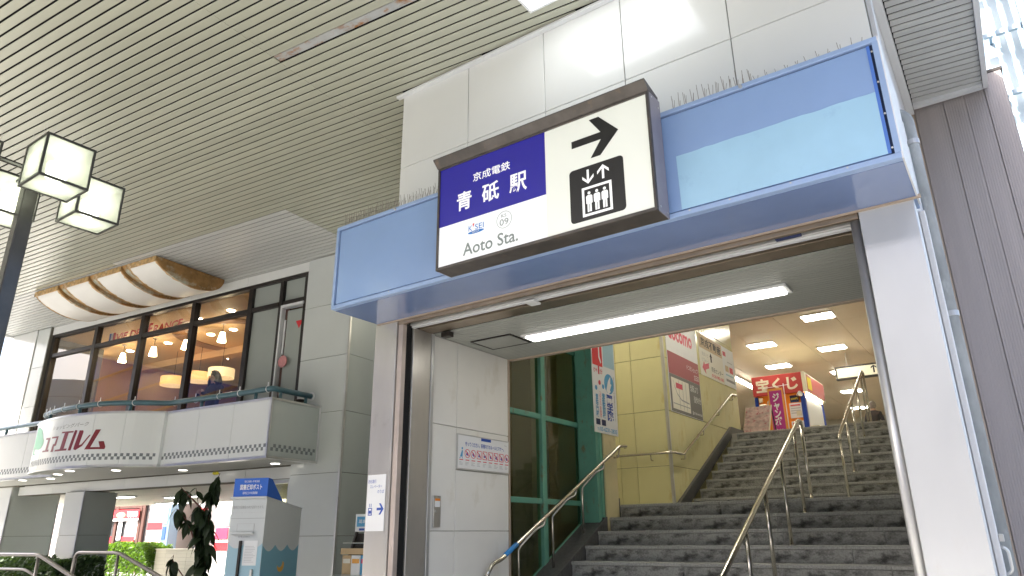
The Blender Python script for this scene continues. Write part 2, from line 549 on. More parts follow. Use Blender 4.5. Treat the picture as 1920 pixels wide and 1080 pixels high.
def structure(name, mb, m, ang=0.0, loc=(0, 0, 0)):
    o = thing(name, '', '', loc, ang)
    bpy.data.objects.remove(o)
    me = mesh(name, mb, m, Vector(loc))
    o = bpy.data.objects.new(name, me)
    COL.objects.link(o)
    v = Vector(loc)
    v.rotate(Matrix.Rotation(ang, 3, 'Z'))
    o.location = v
    o.rotation_euler = (0, 0, ang)
    ORIG[o.name] = (Vector(loc), ang)
    o['kind'] = 'structure'
    return o


def mesh(name, mb, m, org, smooth=False):
    me = bpy.data.meshes.new(name)
    me.from_pydata([tuple(Vector(p) - org) for p in mb.v], [], mb.f)
    for x in (m if isinstance(m, (list, tuple)) else [m]):
        me.materials.append(MATS[x])
    if isinstance(m, (list, tuple)):
        me.polygons.foreach_set('material_index', mb.mi)
    if smooth:
        me.polygons.foreach_set('use_smooth', [True] * len(me.polygons))
    me.update()
    return me


def part(name, mb, m, parent, smooth=False, label=None, kind=None):
    o = _link(name, mesh(name, mb, m, ORIG[parent.name][0], smooth), parent)
    if label:
        o['label'] = label
    if kind:
        o['kind'] = kind
    return o


def piece(name, me, parent, pos, scale=None, rotz=0.0):
    """a piece that shares mesh data; pos in the frame of the parent thing"""
    o = _link(name, me, parent)
    o.location = Vector(pos) - ORIG[parent.name][0]
    if scale:
        o.scale = scale
    if rotz:
        o.rotation_euler = (0, 0, rotz)
    return o


_MC = {}


def unit_panel(m, sx, sy, sz, bev):
    """shared bevelled box, origin at its minimum corner"""
    k = (m, round(sx, 4), round(sy, 4), round(sz, 4), bev)
    if k not in _MC:
        _MC[k] = mesh('panel', MB().box(0, sx, 0, sy, 0, sz, bev), m, Vector((0, 0, 0)))
    return _MC[k]


def panels_y(parent, m, xs, zs, y, th=0.02, gap=0.007, bev=0.003, name='panel'):
    """wall panels in a plane of constant y, facing -y"""
    for i in range(len(xs) - 1):
        for j in range(len(zs) - 1):
            piece(name, unit_panel(m, xs[i + 1] - xs[i] - gap, th, zs[j + 1] - zs[j] - gap, bev), parent, (xs[i] + gap / 2, y, zs[j] + gap / 2))


def panels_x(parent, m, ys, zs, x, th=0.02, gap=0.007, bev=0.003, name='panel'):
    """wall panels in a plane of constant x; body from x-th to x, facing +x"""
    for i in range(len(ys) - 1):
        for j in range(len(zs) - 1):
            piece(name, unit_panel(m, th, ys[i + 1] - ys[i] - gap, zs[j + 1] - zs[j] - gap, bev), parent, (x - th, ys[i] + gap / 2, zs[j] + gap / 2))


# text -------------------------------------------------------------
_TC = {}


def glyphs(s, bold=0.0, shear=0.0, vertical=False, spacing=1.0):
    key = (s, bold, shear, vertical, spacing)
    if key in _TC:
        return _TC[key]
    c = bpy.data.curves.new('lettering', 'FONT')
    c.body = '\n'.join(s) if vertical else s
    c.size = 1.0
    c.offset = bold
    c.shear = shear
    c.resolution_u = 3
    c.space_character = spacing
    if vertical:
        c.space_line = spacing
        c.align_x = 'CENTER'
    o = bpy.data.objects.new('lettering', c)
    COL.objects.link(o)
    dg = bpy.context.evaluated_depsgraph_get()
    dg.update()
    me = bpy.data.meshes.new_from_object(o.evaluated_get(dg))
    vs = [v.co.copy() for v in me.vertices]
    fs = [tuple(p.vertices) for p in me.polygons]
    bpy.data.objects.remove(o)
    bpy.data.curves.remove(c)
    bpy.data.meshes.remove(me)
    x0, x1 = min(v.x for v in vs), max(v.x for v in vs)
    y0, y1 = min(v.y for v in vs), max(v.y for v in vs)
    _TC[key] = ([((v.x - x0) / (x1 - x0), (v.y - y0) / (y1 - y0)) for v in vs], fs, (x1 - x0), (y1 - y0))
    return _TC[key]


def text_into(mb, s, o, u, v, x0, x1, y0, y1, bold=0.0, shear=0.0, vertical=False, spacing=1.0, lift=0.0015):
    """fit the string s into the rectangle x0..x1, y0..y1 of the plane o + x u + y v"""
    vs, fs, w, h = glyphs(s, bold, shear, vertical, spacing)
    o, u, v = Vector(o), Vector(u).normalized(), Vector(v).normalized()
    n = u.cross(v) * lift
    mb.add([o + n + u * (x0 + a * (x1 - x0)) + v * (y0 + b * (y1 - y0)) for a, b in vs], fs)


def text(name, s, m, parent, o, u, v, x0, x1, y0, y1, **k):
    mb = MB()
    text_into(mb, s, o, u, v, x0, x1, y0, y1, **k)
    return part(name, mb, m, parent)


XA, YA, ZA = Vector((1, 0, 0)), Vector((0, 1, 0)), Vector((0, 0, 1))

# people -----------------------------------------------------------


def person(name, label, loc, ang, seated, jacket, trousers, hair, long_hair=False, s=1.0, skirt=False):
    t = thing(name, label, 'person', loc, ang)
    hz = 0.92
    if seated:
        hz = 0.48
    J = {'pel': (0, 0, hz), 'wai': (0, 0.0, hz + .20), 'che': (0, 0.01, hz + .40), 'sho': (0, .02, hz + .52), 'nec': (0, .0, hz + .59),
         'hd0': (0, -.02, hz + .66), 'hd1': (0, -.025, hz + .735), 'hd2': (0, -.01, hz + .80)}
    rad = {'pel': (.165, .12), 'wai': (.145, .105), 'che': (.175, .115), 'sho': (.13, .085), 'nec': (.055, .055), 'hd0': (.068, .075), 'hd1': (.078, .095), 'hd2': (.05, .06)}
    E = [('pel', 'wai'), ('wai', 'che'), ('che', 'sho'), ('sho', 'nec'), ('nec', 'hd0'), ('hd0', 'hd1'), ('hd1', 'hd2')]
    for sd_, n in ((-1, 'l'), (1, 'r')):
        J['sh' + n] = (.17 * sd_, .02, hz + .50)
        J['el' + n] = (.25 * sd_, .03, hz + .22) if not seated else (.24 * sd_, -.06, hz + .24)
        J['wr' + n] = (.24 * sd_, -.08, hz + .0) if not seated else (.08 * sd_, -.30, hz + .34)
        J['ha' + n] = (.235 * sd_, -.11, hz - .09) if not seated else (.03 * sd_, -.28, hz + .43)
        rad['sh' + n] = (.068, .068)
        rad['el' + n] = (.048, .048)
        rad['wr' + n] = (.034, .034)
        rad['ha' + n] = (.03, .042)
        E += [('sho', 'sh' + n), ('sh' + n, 'el' + n), ('el' + n, 'wr' + n), ('wr' + n, 'ha' + n)]
        if seated:
            J['hi' + n] = (.10 * sd_, -.06, hz)
            J['kn' + n] = (.11 * sd_, -.46, hz + .02)
            J['an' + n] = (.11 * sd_, -.44, .10)
            J['to' + n] = (.11 * sd_, -.58, .04)
        else:
            J['hi' + n] = (.10 * sd_, .0, hz - .08)
            J['kn' + n] = (.11 * sd_, -.02, .50)
            J['an' + n] = (.11 * sd_, .03, .09)
            J['to' + n] = (.12 * sd_, -.12, .04)
        rad['hi' + n] = (.095, .095)
        rad['kn' + n] = (.062, .062)
        rad['an' + n] = (.042, .042)
        rad['to' + n] = (.04, .035)
        E += [('pel', 'hi' + n), ('hi' + n, 'kn' + n), ('kn' + n, 'an' + n), ('an' + n, 'to' + n)]
    keys = list(J)
    me = bpy.data.meshes.new('body_skeleton')
    me.from_pydata([tuple(c * s for c in J[k]) for k in keys], [(keys.index(a), keys.index(b)) for a, b in E], [])
    ob = bpy.data.objects.new('body_skeleton', me)
    COL.objects.link(ob)
    md = ob.modifiers.new('Skin', 'SKIN')
    md.use_smooth_shade = True
    for i, k in enumerate(keys):
        me.skin_vertices[0].data[i].radius = (rad[k][0] * s, rad[k][1] * s)
        me.skin_vertices[0].data[i].use_root = (k == 'pel')
    sb = ob.modifiers.new('Sub', 'SUBSURF')
    sb.levels = sb.render_levels = 2
    dg = bpy.context.evaluated_depsgraph_get()
    dg.update()
    bm_ = bpy.data.meshes.new_from_object(ob.evaluated_get(dg))
    bpy.data.objects.remove(ob)
    bm_.name = 'body'
    bm_.materials.clear()
    for x in ('skin', jacket, trousers):
        bm_.materials.append(MATS[x])
    for p in bm_.polygons:
        c = p.center / s
        hand = any((Vector(J['ha' + n]) - c).length < .085 for n in 'lr')
        if c.z > hz + .585 or hand:
            p.material_index = 0
        elif c.z > hz - .03 and not (seated and c.y < -.2 and c.z < hz + .15):
            p.material_index = 1
        else:
            p.material_index = 2
        p.use_smooth = True
    _link('body', bm_, t)
    org = Vector(loc)
    h = MB()
    hc = Vector(J['hd1']) * s + org
    # hair cap: an ellipsoid shell with the face side cut away
    nu, nv = 22, 12
    vs, fs = [], []
    for i in range(nv + 1):
        th = math.pi * (0.0 + (0.82 if not long_hair else 0.95) * i / nv)
        for j in range(nu):
            ph = 2 * math.pi * j / nu
            k = 1 + random.uniform(-.03, .05)
            x, y = math.sin(th) * math.cos(ph), math.sin(th) * math.sin(ph)
            if y < -0.35 and th > 0.9:
                x, y = x * .80, y * .72
            vs.append((hc.x + .095 * s * x * k, hc.y + .012 + .115 * s * y * k, hc.z + .012 + .118 * s * math.cos(th) * k - (.03 if long_hair and i > nv * .7 else 0)))
    for i in range(nv):
        for j in range(nu):
            a, b = i * nu + j, i * nu + (j + 1) % nu
            fs.append((a, a + nu, b + nu, b))
    h.add(vs, fs)
    if long_hair:
        for sx in (-1, 1):
            h.tube([(hc.x + sx * .085, hc.y + .0, hc.z + .02), (hc.x + sx * .11, hc.y + .01, hc.z - .1), (hc.x + sx * .12, hc.y - .0, hc.z - .2)], [.045, .055, .03], 8)
        h.tube([(hc.x, hc.y + .09, hc.z + .02), (hc.x, hc.y + .11, hc.z - .1), (hc.x, hc.y + .11, hc.z - .2)], [.06, .08, .05], 8)
    part('hair', h, hair, t, smooth=True)
    # face
    fm = MB()
    for sx in (-1, 1):
        fm.ellipsoid((hc.x + sx * .03 * s, hc.y - .088 * s, hc.z - .005), .012, .008, .007, 8, 6)
    part('eye', fm, 'ink_black', t)
    nm = MB()
    nm.ellipsoid((hc.x, hc.y - .098 * s, hc.z - .03), .013, .018, .024, 8, 6)
    for sx in (-1, 1):
        nm.ellipsoid((hc.x + sx * .078 * s, hc.y + .0, hc.z - .015), .012, .02, .03, 8, 6)
    part('nose_and_ears', nm, 'skin', t, smooth=True)
    mm = MB()
    mm.ellipsoid((hc.x, hc.y - .086 * s, hc.z - .066), .024, .008, .006, 8, 6)
    part('mouth', mm, 'red_dark', t)
    return t

# ================================================================== SETTING
structure('ground', MB().box(-250, 250, -250, 250, -0.5, 0.0), 'asphalt')
structure('pavement', MB().box(-26, 6, -4.0, 8.05, 0.0, 0.004), 'paving')

# ------------------------------------------------------------------ canopy ceiling (shop frame: t along, n across)
CZ = 6.0
SA, CA = math.sin(A_SHOP), math.cos(A_SHOP)


def t_at_X(X, n):
    return (X + n * SA) / CA


def y_at(t, n):
    return t * SA + n * CA


canopy = structure('canopy_ceiling', MB().prism([(-17.8, -1.3), (t_at_X(.50, -1.3), -1.3), (t_at_X(.50, 8.05), 8.05), (t_at_X(-.2, 8.1), 8.1), (-17.8, 8.1)], CZ + 0.05, CZ + 0.30, 'xy'), 'black', A_SHOP, (-8, 3, CZ + 0.05))
_slat_me = {}


def slat(parent, t0, t1, n0, n1, z, m, th=0.012, name='slat'):
    if t1 - t0 < 0.02:
        return
    k = (m, round(n1 - n0, 4), th)
    if k not in _slat_me:
        w = n1 - n0
        prof = [(.002, th), (0.0, 0.003), (0.004, 0.0), (w - .004, 0.0), (w, 0.003), (w - .002, th)]
        _slat_me[k] = mesh('slat', MB().prism(prof, 0, 1, 'yz'), m, Vector((0, 0, 0)))
    piece(name, _slat_me[k], parent, (t0, n0, z), (t1 - t0, 1, 1))


SEAM = -4.86
for k in range(-13, 80):
    n0 = 0.06 + 0.1 * k + 0.009
    n1 = n0 + 0.082
    nc = (n0 + n1) / 2
    # right end of the row
    Xr = 0.46
    if y_at(t_at_X(-0.25, nc), nc) > 4.62:
        # meets the station front wall, or its left side
        X = -0.25
        while X > -4.6 and y_at(t_at_X(X, nc), nc) > 4.6:
            X -= 0.02
        Xr = max(X, -4.6)
        if y_at(t_at_X(0, nc), nc) < 8.03:
            slat(canopy, t_at_X(-0.18, nc), t_at_X(0.46, nc), n0, n1, CZ, 'slat_grey')
    tr = t_at_X(Xr, nc)
    segs = []
    if nc < 6.31:
        segs = [(-17.7, SEAM - .003, 'slat')]
    elif nc < 6.56:
        tb = -7.34 - (nc - 6.31) / 0.25 * 10.3
        segs = [(-17.7, tb, 'slat'), (tb + .003, -7.34, 'slat_grey'), (-7.337, SEAM - .003, 'slat')]
    else:
        segs = [(-17.7, -7.34, 'slat_grey'), (-7.337, SEAM - .003, 'slat')]
    if tr > SEAM:
        if abs(nc - 3.91) < 0.04:
            segs.append((-2.6, tr, 'slat'))
        else:
            segs.append((SEAM, tr, 'slat'))
    else:
        segs[-1] = (segs[-1][0], min(tr, SEAM - .003), segs[-1][2])
    for a, b, m in segs:
        slat(canopy, a, b, n0, n1, CZ, m)
part('exposed_channel', MB().box(SEAM, -2.6, 3.866, 3.954, CZ + .014, CZ + .04), 'rust_channel', canopy, label='rust-stained bare channel where a slat is missing')
# rims of the canopy strip beside the station
part('edge_trim', MB().box(-17.78, -17.705, -1.3, 8.06, CZ - .05, CZ + .05), 'trim_white', canopy)
rim = MB()
rim.add([(math.cos(-A_SHOP) * x - math.sin(-A_SHOP) * y, math.sin(-A_SHOP) * x + math.cos(-A_SHOP) * y, z) for x, y, z in
         ((-.26, 4.62, CZ - .10), (-.19, 4.62, CZ - .10), (-.19, 8.05, CZ - .10), (-.26, 8.05, CZ - .10), (-.26, 4.62, CZ + .05), (-.19, 4.62, CZ + .05), (-.19, 8.05, CZ + .05), (-.26, 8.05, CZ + .05))],
        [(0, 3, 2, 1), (4, 5, 6, 7), (0, 1, 5, 4), (1, 2, 6, 5), (2, 3, 7, 6), (3, 0, 4, 7)])
for (x0, x1, y0, y1) in ((.465, .51, -1.2, 8.05), (-.185, .46, 8.0, 8.06)):
    rim.add([(math.cos(-A_SHOP) * x - math.sin(-A_SHOP) * y, math.sin(-A_SHOP) * x + math.cos(-A_SHOP) * y, z) for x, y, z in
             ((x0, y0, CZ - .04), (x1, y0, CZ - .04), (x1, y1, CZ - .04), (x0, y1, CZ - .04), (x0, y0, CZ + .05), (x1, y0, CZ + .05), (x1, y1, CZ + .05), (x0, y1, CZ + .05))],
            [(0, 3, 2, 1), (4, 5, 6, 7), (0, 1, 5, 4), (1, 2, 6, 5), (2, 3, 7, 6), (3, 0, 4, 7)])
part('rim', rim, 'trim_white', canopy)
cp = thing('canopy_column', 'round pale steel column carrying the slatted canopy at the roadside', 'column', (-9.0, -.9, 0), A_SHOP)
part('shaft', MB().tube([(-9.0, -.9, 0), (-9.0, -.9, CZ + .06)], .16, 20), 'trim_white', cp, True)
part('base_plate', MB().box(-9.25, -8.75, -1.15, -.65, 0.004, .03, .005), 'alu', cp)

# lit panel set into the canopy ceiling, in front of the station wall
t = thing('ceiling_light', 'square lit panel recessed in the slatted canopy above the station wall', 'light', (-2.2, 4.0, CZ - .02))
part('frame', MB().box(-2.80, -1.56, 3.70, 4.335, CZ - .022, CZ + .03, .004), 'lamp_frame', t)
part('diffuser', MB().box(-2.765, -1.595, 3.735, 4.30, CZ - .028, CZ - .0225), 'lamp_panel', t)

# ================================================================== STATION BUILDING
st = thing('station_building', 'white panelled station building with a wide open stair entrance', 'building', (-2.4, 6.0, 0))
# front wall over the fascia
fw = part('front_wall', MB().box(-4.6, -.245, 4.622, 4.72, 3.42, 5.99), 'joint', st)
XS = [-4.602, -3.72, -2.837, -2.052, -1.163, -.245]
panels_y(fw, 'panel_white', XS, [3.42, 4.248, 5.112, 5.975], 4.6, name='wall_panel')
part('ceiling_trim', MB().box(-4.66, -.26, 4.545, 4.60, 5.955, 5.985, .004), 'trim_white', st)
# sides of the building above and beside the portal
part('side_wall', MB().box(-5.80, -5.72, 6.0, 8.5, 0, 6.3), 'panel_shop', st)
sw = part('side_wall', MB().box(-.45, -.262, 4.73, 8.14, 0, 5.99), 'trim_white', st)
part('roof_slab', MB().box(-16, -.25, 8.38, 45, 6.42, 6.8), 'joint', st)
part('roof_slab', MB().box(-5.82, -.25, 6.10, 8.38, 6.42, 6.8), 'joint', st)
part('lintel_block', MB().box(-4.5, -.45, 4.73, 6.10, 3.40, 6.39), 'joint', st)

# stainless pillars of the portal
pl_ = part('pillar', MB().box(-4.615, -4.345, 4.40, 4.62, 0, 3.40, .004), 'steel', st, label='brushed stainless pillar carrying a paper notice')
part('trim_strip', MB().box(-4.341, -4.285, 4.415, 4.47, 0, 3.385, .004), 'steel_pink', pl_)
part('shutter_guide', MB().box(-4.339, -4.29, 4.475, 4.545, 0, 3.37), 'black', pl_)
part('shutter_guide', MB().box(-4.36, -4.275, 4.55, 4.79, 0, 3.352, .004), 'steel', pl_)
part('trim_strip', MB().box(-4.345, -4.268, 4.793, 4.835, 0, 3.35, .003), 'alu', pl_)
part('core', MB().box(-4.60, -4.36, 4.623, 4.84, 0, 3.39), 'joint', pl_)
pr = part('pillar', MB().box(-.505, -.205, 4.40, 4.73, 0, 3.395, .004), 'steel_pillar', st, label='pale stainless pillar washed with daylight')
part('shutter_guide', MB().box(-.555, -.51, 4.475, 4.62, 0, 3.37, .006), 'alu', pr)
part('guide_post', MB().tube([(-.535, 4.455, 0), (-.535, 4.455, 3.37)], .03, 14), 'alu', pr, True)
# header with the shutter slot
hd = part('header', MB().box(-4.34, -.51, 4.405, 4.44, 3.355, 3.405, .003), 'steel_brown', st)
part('shutter_slot', MB().box(-4.34, -.51, 4.442, 4.75, 3.395, 3.42), 'black', hd)
sbm = MB().box(-4.28, -.56, 4.50, 4.585, 3.36, 3.392, .004)
part('shutter_bar', sbm, 'alu', hd)
part('shutter_bar_lip', MB().box(-4.28, -.56, 4.525, 4.56, 3.345, 3.359), 'trim_white', hd)
part('header_plate', MB().box(-4.275, -.51, 4.62, 4.79, 3.348, 3.39, .003), 'steel_brown', hd)
part('sensor', MB().box(-4.17, -4.07, 4.80, 4.87, 3.30, 3.347, .004), 'frame_dark', hd)
part('sensor', MB().box(-1.02, -.86, 4.45, 4.495, 3.355, 3.39, .003), 'navy', hd)
part('cable_clip', MB().box(-3.02, -2.93, 4.49, 4.60, 3.325, 3.345, .004), 'lamp_frame', hd)

# low slatted soffit
sf = part('soffit', MB().box(-4.30, -.5, 4.80, 6.10, 3.37, 3.395), 'black', st)
k = 0
y = 4.84
while y < 6.05:
    slat(sf, -4.30, -.5, y, y + .043, 3.35, 'slat_small', .015)
    y += .05
part('edge_trim', MB().box(-4.30, -.5, 6.085, 6.13, 3.335, 3.42), 'trim_tan', sf)
hatch = part('hatch', MB().box(-4.14, -3.70, 5.24, 5.58, 3.342, 3.349), 'slat_small', sf)
hb = MB()
for (x0, x1, y0, y1) in ((-4.155, -3.685, 5.225, 5.24), (-4.155, -3.685, 5.58, 5.595), (-4.155, -4.14, 5.24, 5.58), (-3.70, -3.685, 5.24, 5.58)):
    hb.box(x0, x1, y0, y1, 3.338, 3.352)
part('hatch_frame', hb, 'frame_dark', sf)
t = thing('strip_light', 'long lit strip lamp recessed in the low soffit of the entrance', 'light', (-2.4, 5.44, 3.34))
part('housing', MB().box(-3.64, -1.19, 5.335, 5.55, 3.333, 3.36, .003), 'lamp_frame', t)
part('tube_cover', MB().box(-3.60, -1.23, 5.36, 5.525, 3.318, 3.3325, .004), 'lamp_white', t)

# inner wall of white panels
iw = part('inner_wall', MB().box(-4.6, -4.322, 4.84, 6.06, 0, 3.36), 'joint_light', st)
for a, b, zs in ((4.84, 5.21, [0.0, .65, 1.60, 2.53, 3.352]), (5.21, 6.055, [0.0, .65, 1.60, 2.14, 2.53, 3.352])):
    panels_x(iw, 'panel_inner', [a, b], zs, -4.30, gap=.006, name='wall_panel')
part('corner_trim', MB().box(-4.345, -4.297, 6.057, 6.085, 0, 3.35), 'trim_tan', iw)
# right inner wall
rw = part('inner_wall', MB().box(-.45, -.43, 4.73, 14.2, 0, 6.3), 'panel_inner', st)

# glazed green screen, recessed behind the ledge
gs = part('glazed_screen', MB().box(-4.64, -4.60, 8.02, 8.14, 1.6, 6.3), 'green_frame', st)
for (y0, y1) in ((6.10, 6.16), (7.13, 7.22)):
    part('mullion', MB().box(-4.66, -4.57, y0, y1, .45, 6.3, .004), 'green_frame', gs)
part('column', MB().box(-4.62, -4.34, 8.02, 8.10, 1.70, 6.3, .004), 'green_frame', gs)
part('column', MB().box(-4.60, -4.325, 8.10, 8.16, 1.76, 6.3, .004), 'green_frame', gs)
for z in (1.93, 2.90, 3.86, 4.8):
    for (y0, y1) in ((6.16, 7.13), (7.22, 8.02)):
        part('rail', MB().box(-4.65, -4.585, y0, y1, z - .03, z + .03, .004), 'green_frame', gs)
        part('pane', MB().box(-4.622, -4.614, y0, y1, z + .03, z + .94), 'glass_lift', gs)
for (y0, y1) in ((6.16, 7.13), (7.22, 8.02)):
    part('pane', MB().box(-4.622, -4.614, y0, y1, .3, 1.90), 'glass_lift', gs)
part('sill', MB().prism([(6.05, .62), (8.05, 1.64), (8.05, 1.70), (6.05, .68)], -4.63, -4.585, 'yz'), 'green_frame', gs)
# room behind the screen
rb = MB()
rb.box(-5.72, -5.66, 6.0, 8.4, 0, 6.3)
rb.box(-5.66, -4.65, 8.42, 8.5, 0, 6.3)
rb.box(-5.66, -4.65, 5.95, 6.05, 0, 6.3)
rb.box(-5.66, -4.65, 6.0, 8.4, -.02, .3)
part('lift_lobby', rb, 'panel_cream', st)
part('lift_door', MB().box(-5.655, -5.63, 6.35, 7.2, .3, 3.0), 'steel', st)
part('lift_shaft', MB().box(-5.3, -5.0, 7.55, 7.95, .3, 6.3), 'panel_pier', st)

# cream pier beside the landing
yp = part('cream_pier', MB().box(-4.72, -4.325, 8.162, 8.50, 0, 6.3), 'joint', st)
for z0, z1 in ((1.0, 2.52), (2.52, 3.6), (3.6, 4.6), (4.6, 6.3)):
    piece('wall_panel', unit_panel('panel_cream', .02, .338, z1 - z0 - .006, .003), yp, (-4.322, 8.162, z0))
# yellow tiled walls around the upper flight
bw = part('back_wall', MB().box(-7.5, -4.47, 10.672, 10.8, 1.9, 6.3), 'joint', st)
panels_y(bw, 'panel_yellow', [-7.3, -6.64, -5.98, -5.32, -5.03, -4.475], [1.93, 2.57, 3.44, 4.32, 5.2, 6.28], 10.65, name='wall_panel')
part('corner_trim', MB().box(-4.475, -4.425, 10.63, 10.67, 1.92, 6.29, .004), 'alu', bw)
uw = part('upper_wall', MB().box(-4.6, -4.472, 10.80, 14.35, 1.9, 6.3), 'joint', st)
panels_x(uw, 'panel_yellow', [10.68, 11.35, 12.05, 12.75, 13.45, 14.35], [1.93, 2.57, 3.44, 4.32, 5.2, 6.28], -4.45, name='wall_panel')
# dark skirting that follows the upper flight
part('skirting', MB().prism([(10.7, 1.92), (11.0, 1.92), (13.7, 3.36), (14.35, 3.36), (14.35, 3.50), (13.62, 3.50), (10.95, 2.12), (10.7, 2.0)], -4.449, -4.40, 'yz'), 'granite_dark', st)

# ------------------------------------------------------------------ staircase
sg = thing('staircase', 'worn grey granite staircase rising through the station entrance', 'stairs', (-2.4, 5.0, 0))
XJ = [-4.30, -3.35, -2.4, -1.45, -.45]
_st_me = {}


def stone(w, tread, rise):
    k = (round(w, 3), tread, rise)
    if k not in _st_me:
        d = tread + .03
        prof = [(0, rise), (-.0, rise - .034), (.012, rise - .042), (.012, 0.0015), (d, 0.0015), (d, rise), (.006, rise + .0)]
        prof = [(0.004, rise), (0, rise - .005), (0, rise - .032), (.013, rise - .04), (.013, .0015), (d, .0015), (d, rise)]
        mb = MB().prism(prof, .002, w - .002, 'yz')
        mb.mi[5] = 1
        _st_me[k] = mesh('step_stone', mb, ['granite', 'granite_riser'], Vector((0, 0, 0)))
    return _st_me[k]


def flight(n, y0, z0, tread, rise, last=True):
    for i in range(n):
        sh = (0.0, .42, .2, .6)[i % 4]
        xs = [XJ[0]] + [x + sh * .6 for x in XJ[1:-1] if x + sh * .6 < XJ[-1] - .2] + [XJ[-1]]
        for a, b in zip(xs[:-1], xs[1:]):
            piece('step_stone', stone(b - a, tread, rise), sg, (a, y0 + tread * i, z0 + rise * i))


flight(12, 8.53 - 11 * .32, 0.0, .32, .16)
flight(9, 11.06, 1.92, .31, .16)
part('landing', MB().box(-7.3, -.45, 8.88, 11.06, 1.70, 1.919), 'granite', sg)
part('fill', MB().prism([(5.03, 0.0), (5.2, 0.0), (8.85, 1.80), (8.85, .0)], -4.29, -.46, 'yz'), 'granite_dark', sg)
part('fill', MB().prism([(11.08, 1.7), (13.9, 3.2), (13.9, 1.7)], -4.29, -.46, 'yz'), 'granite_dark', sg)
# stringer with a flat ledge, left of the lower flight
part('stringer', MB().prism([(4.86, 0.0), (4.86, .12), (6.0, .66), (8.48, 1.93), (8.53, 2.0), (8.53, 0.0)], -4.58, -4.303, 'yz'), 'granite_dark', sg)

# ------------------------------------------------------------------ concourse
structure('concourse_floor', MB().box(-16, -.25, 13.58, 45, 3.0, 3.36), 'floor_tile')
cc = structure('concourse_ceiling', MB().prism([(-5.7, 6.13), (-.25, 6.13), (-.25, 45), (-16, 45), (-16, 8.38), (-5.7, 8.38)], 6.33, 6.40, 'xy'), 'joint')
for i in range(9):
    for j in range(15):
        x0, y0 = -11.25 + i * 1.2, 8.75 + j * 2.2
        piece('ceiling_panel', unit_panel('concourse_ceiling', 1.193, 2.193, .02, .003), cc, (x0, y0, 6.30))
cw = MB()
cw.box(-16, -15.9, 14.35, 45, 3.3, 6.35)
cw.box(-.43, -.3, 14.2, 45, 3.3, 6.35)
cw.box(-16, -.3, 33.9, 34, 3.3, 6.35)
cw.box(-15.9, -4.6, 14.36, 14.45, 3.3, 6.35)
cw.box(-7.6, -7.5, 8.4, 10.8, 0, 6.35)
cw.box(-7.5, -5.82, 8.4, 8.5, 0, 6.35)
part('hall_wall', cw, 'concourse_wall', st)
part('hall_door', MB().box(-4.6, -3.9, 33.8, 33.88, 3.36, 5.6), 'shop_brown', st)
part('hall_pillar', MB().box(-10.5, -9.8, 26, 26.7, 3.36, 6.3), 'concourse_wall', st)

for i, (x, y, lab) in enumerate(((-5.0, 18.7, 'lit ceiling panel above the lottery kiosk roof'),
                                 (-3.54, 20.15, 'lit ceiling panel before the hanging platform sign'),
                                 (-5.34, 21.5, 'lit ceiling panel just behind the lottery kiosk'),
                                 (-3.16, 16.85, 'lit ceiling panel closest to the top of the stairs'),
                                 (-3.93, 23.5, 'lit ceiling panel just beyond the hanging platform sign'),
                                 (-4.36, 27.1, 'small far lit ceiling panel behind the upper handrail end'),
                                 (-4.8, 31.1, 'farthest lit ceiling panel at the end of the upper hall'),
                                 (-2.1, 27.1, 'far lit ceiling panel above the grey-haired person'),
                                 (-7.6, 20.0, 'lit ceiling panel over the hall beyond the yellow wall'),
                                 (-3.0, 11.2, 'lit ceiling panel over the stair landing'),
                                 (-3.0, 8.2, 'lit ceiling panel over the lower stair flight'),
                                 (-5.5, 9.6, 'lit ceiling panel over the landing recess'),
                                 (-8.5, 30.0, 'lit ceiling panel deep in the hall behind the kiosk'))):
    t = thing('ceiling_light', lab, 'light', (x, y, 6.28), 0, 'ceiling lights of the upper hall')
    part('frame', MB().box(x - .36, x + .36, y - .27, y + .27, 6.275, 6.299, .004), 'lamp_frame', t)
    part('diffuser', MB().box(x - .32, x - .02, y - .22, y + .22, 6.262, 6.274, .003), 'lamp_hall', t)
    part('diffuser', MB().box(x + .02, x + .32, y - .22, y + .22, 6.262, 6.274, .003), 'lamp_hall', t)
t = thing('tube_light', 'long bare tube lamp on the hall ceiling beside the yellow wall end', 'light', (-6.9, 23.2, 6.25))
part('housing', MB().box(-7.02, -6.78, 21.9, 24.5, 6.25, 6.299, .006), 'lamp_frame', t)
part('tube', MB().tube([(-6.9, 21.95, 6.215), (-6.9, 24.45, 6.215)], .035, 12), 'lamp_hall', t, True)

# hanging direction sign
t = thing('hanging_sign', 'long cream lit direction sign with up arrow and train symbol hanging in the hall', 'sign', (-2.8, 21.0, 5.55))
SX0, SX1, SY, SZ0, SZ1 = -3.72, -1.6, 21.0, 5.55, 5.92
part('body', MB().box(SX0, SX1, SY, SY + .14, SZ0, SZ1, .01), 'frame_dark', t)
part('face', MB().box(SX0 + .05, SX1 - .05, SY - .006, SY - .001, SZ0 + .05, SZ1 - .05), 'hang_sign_face', t)
for x in (-3.4, -1.9):
    part('hanger', MB().tube([(x, SY + .07, SZ1), (x, SY + .07, 6.3)], .015, 8), 'alu', t)
o = (SX0, SY - .007, SZ0)
pic = MB()
pic.flat([(.96, .10), (1.0, .10), (1.0, .26), (1.05, .21), (1.05, .26), (.98, .31), (.91, .26), (.91, .21), (.96, .26)], o, XA, ZA)
part('arrow', pic, 'ink_black', t)
pic = MB()
pic.flat([(1.12, .07), (1.34, .07), (1.34, .30), (1.12, .30)], o, XA, ZA)
bp_ = part('train_symbol', pic, 'ink_blue', t)
pic = MB()
o2 = (SX0, SY - .0095, SZ0)
pic.flat([(1.165, .12), (1.295, .12), (1.295, .26), (1.275, .28), (1.185, .28), (1.165, .26)], o2, XA, ZA)
part('train_mark', pic, 'ink_white', bp_)
pic = MB()
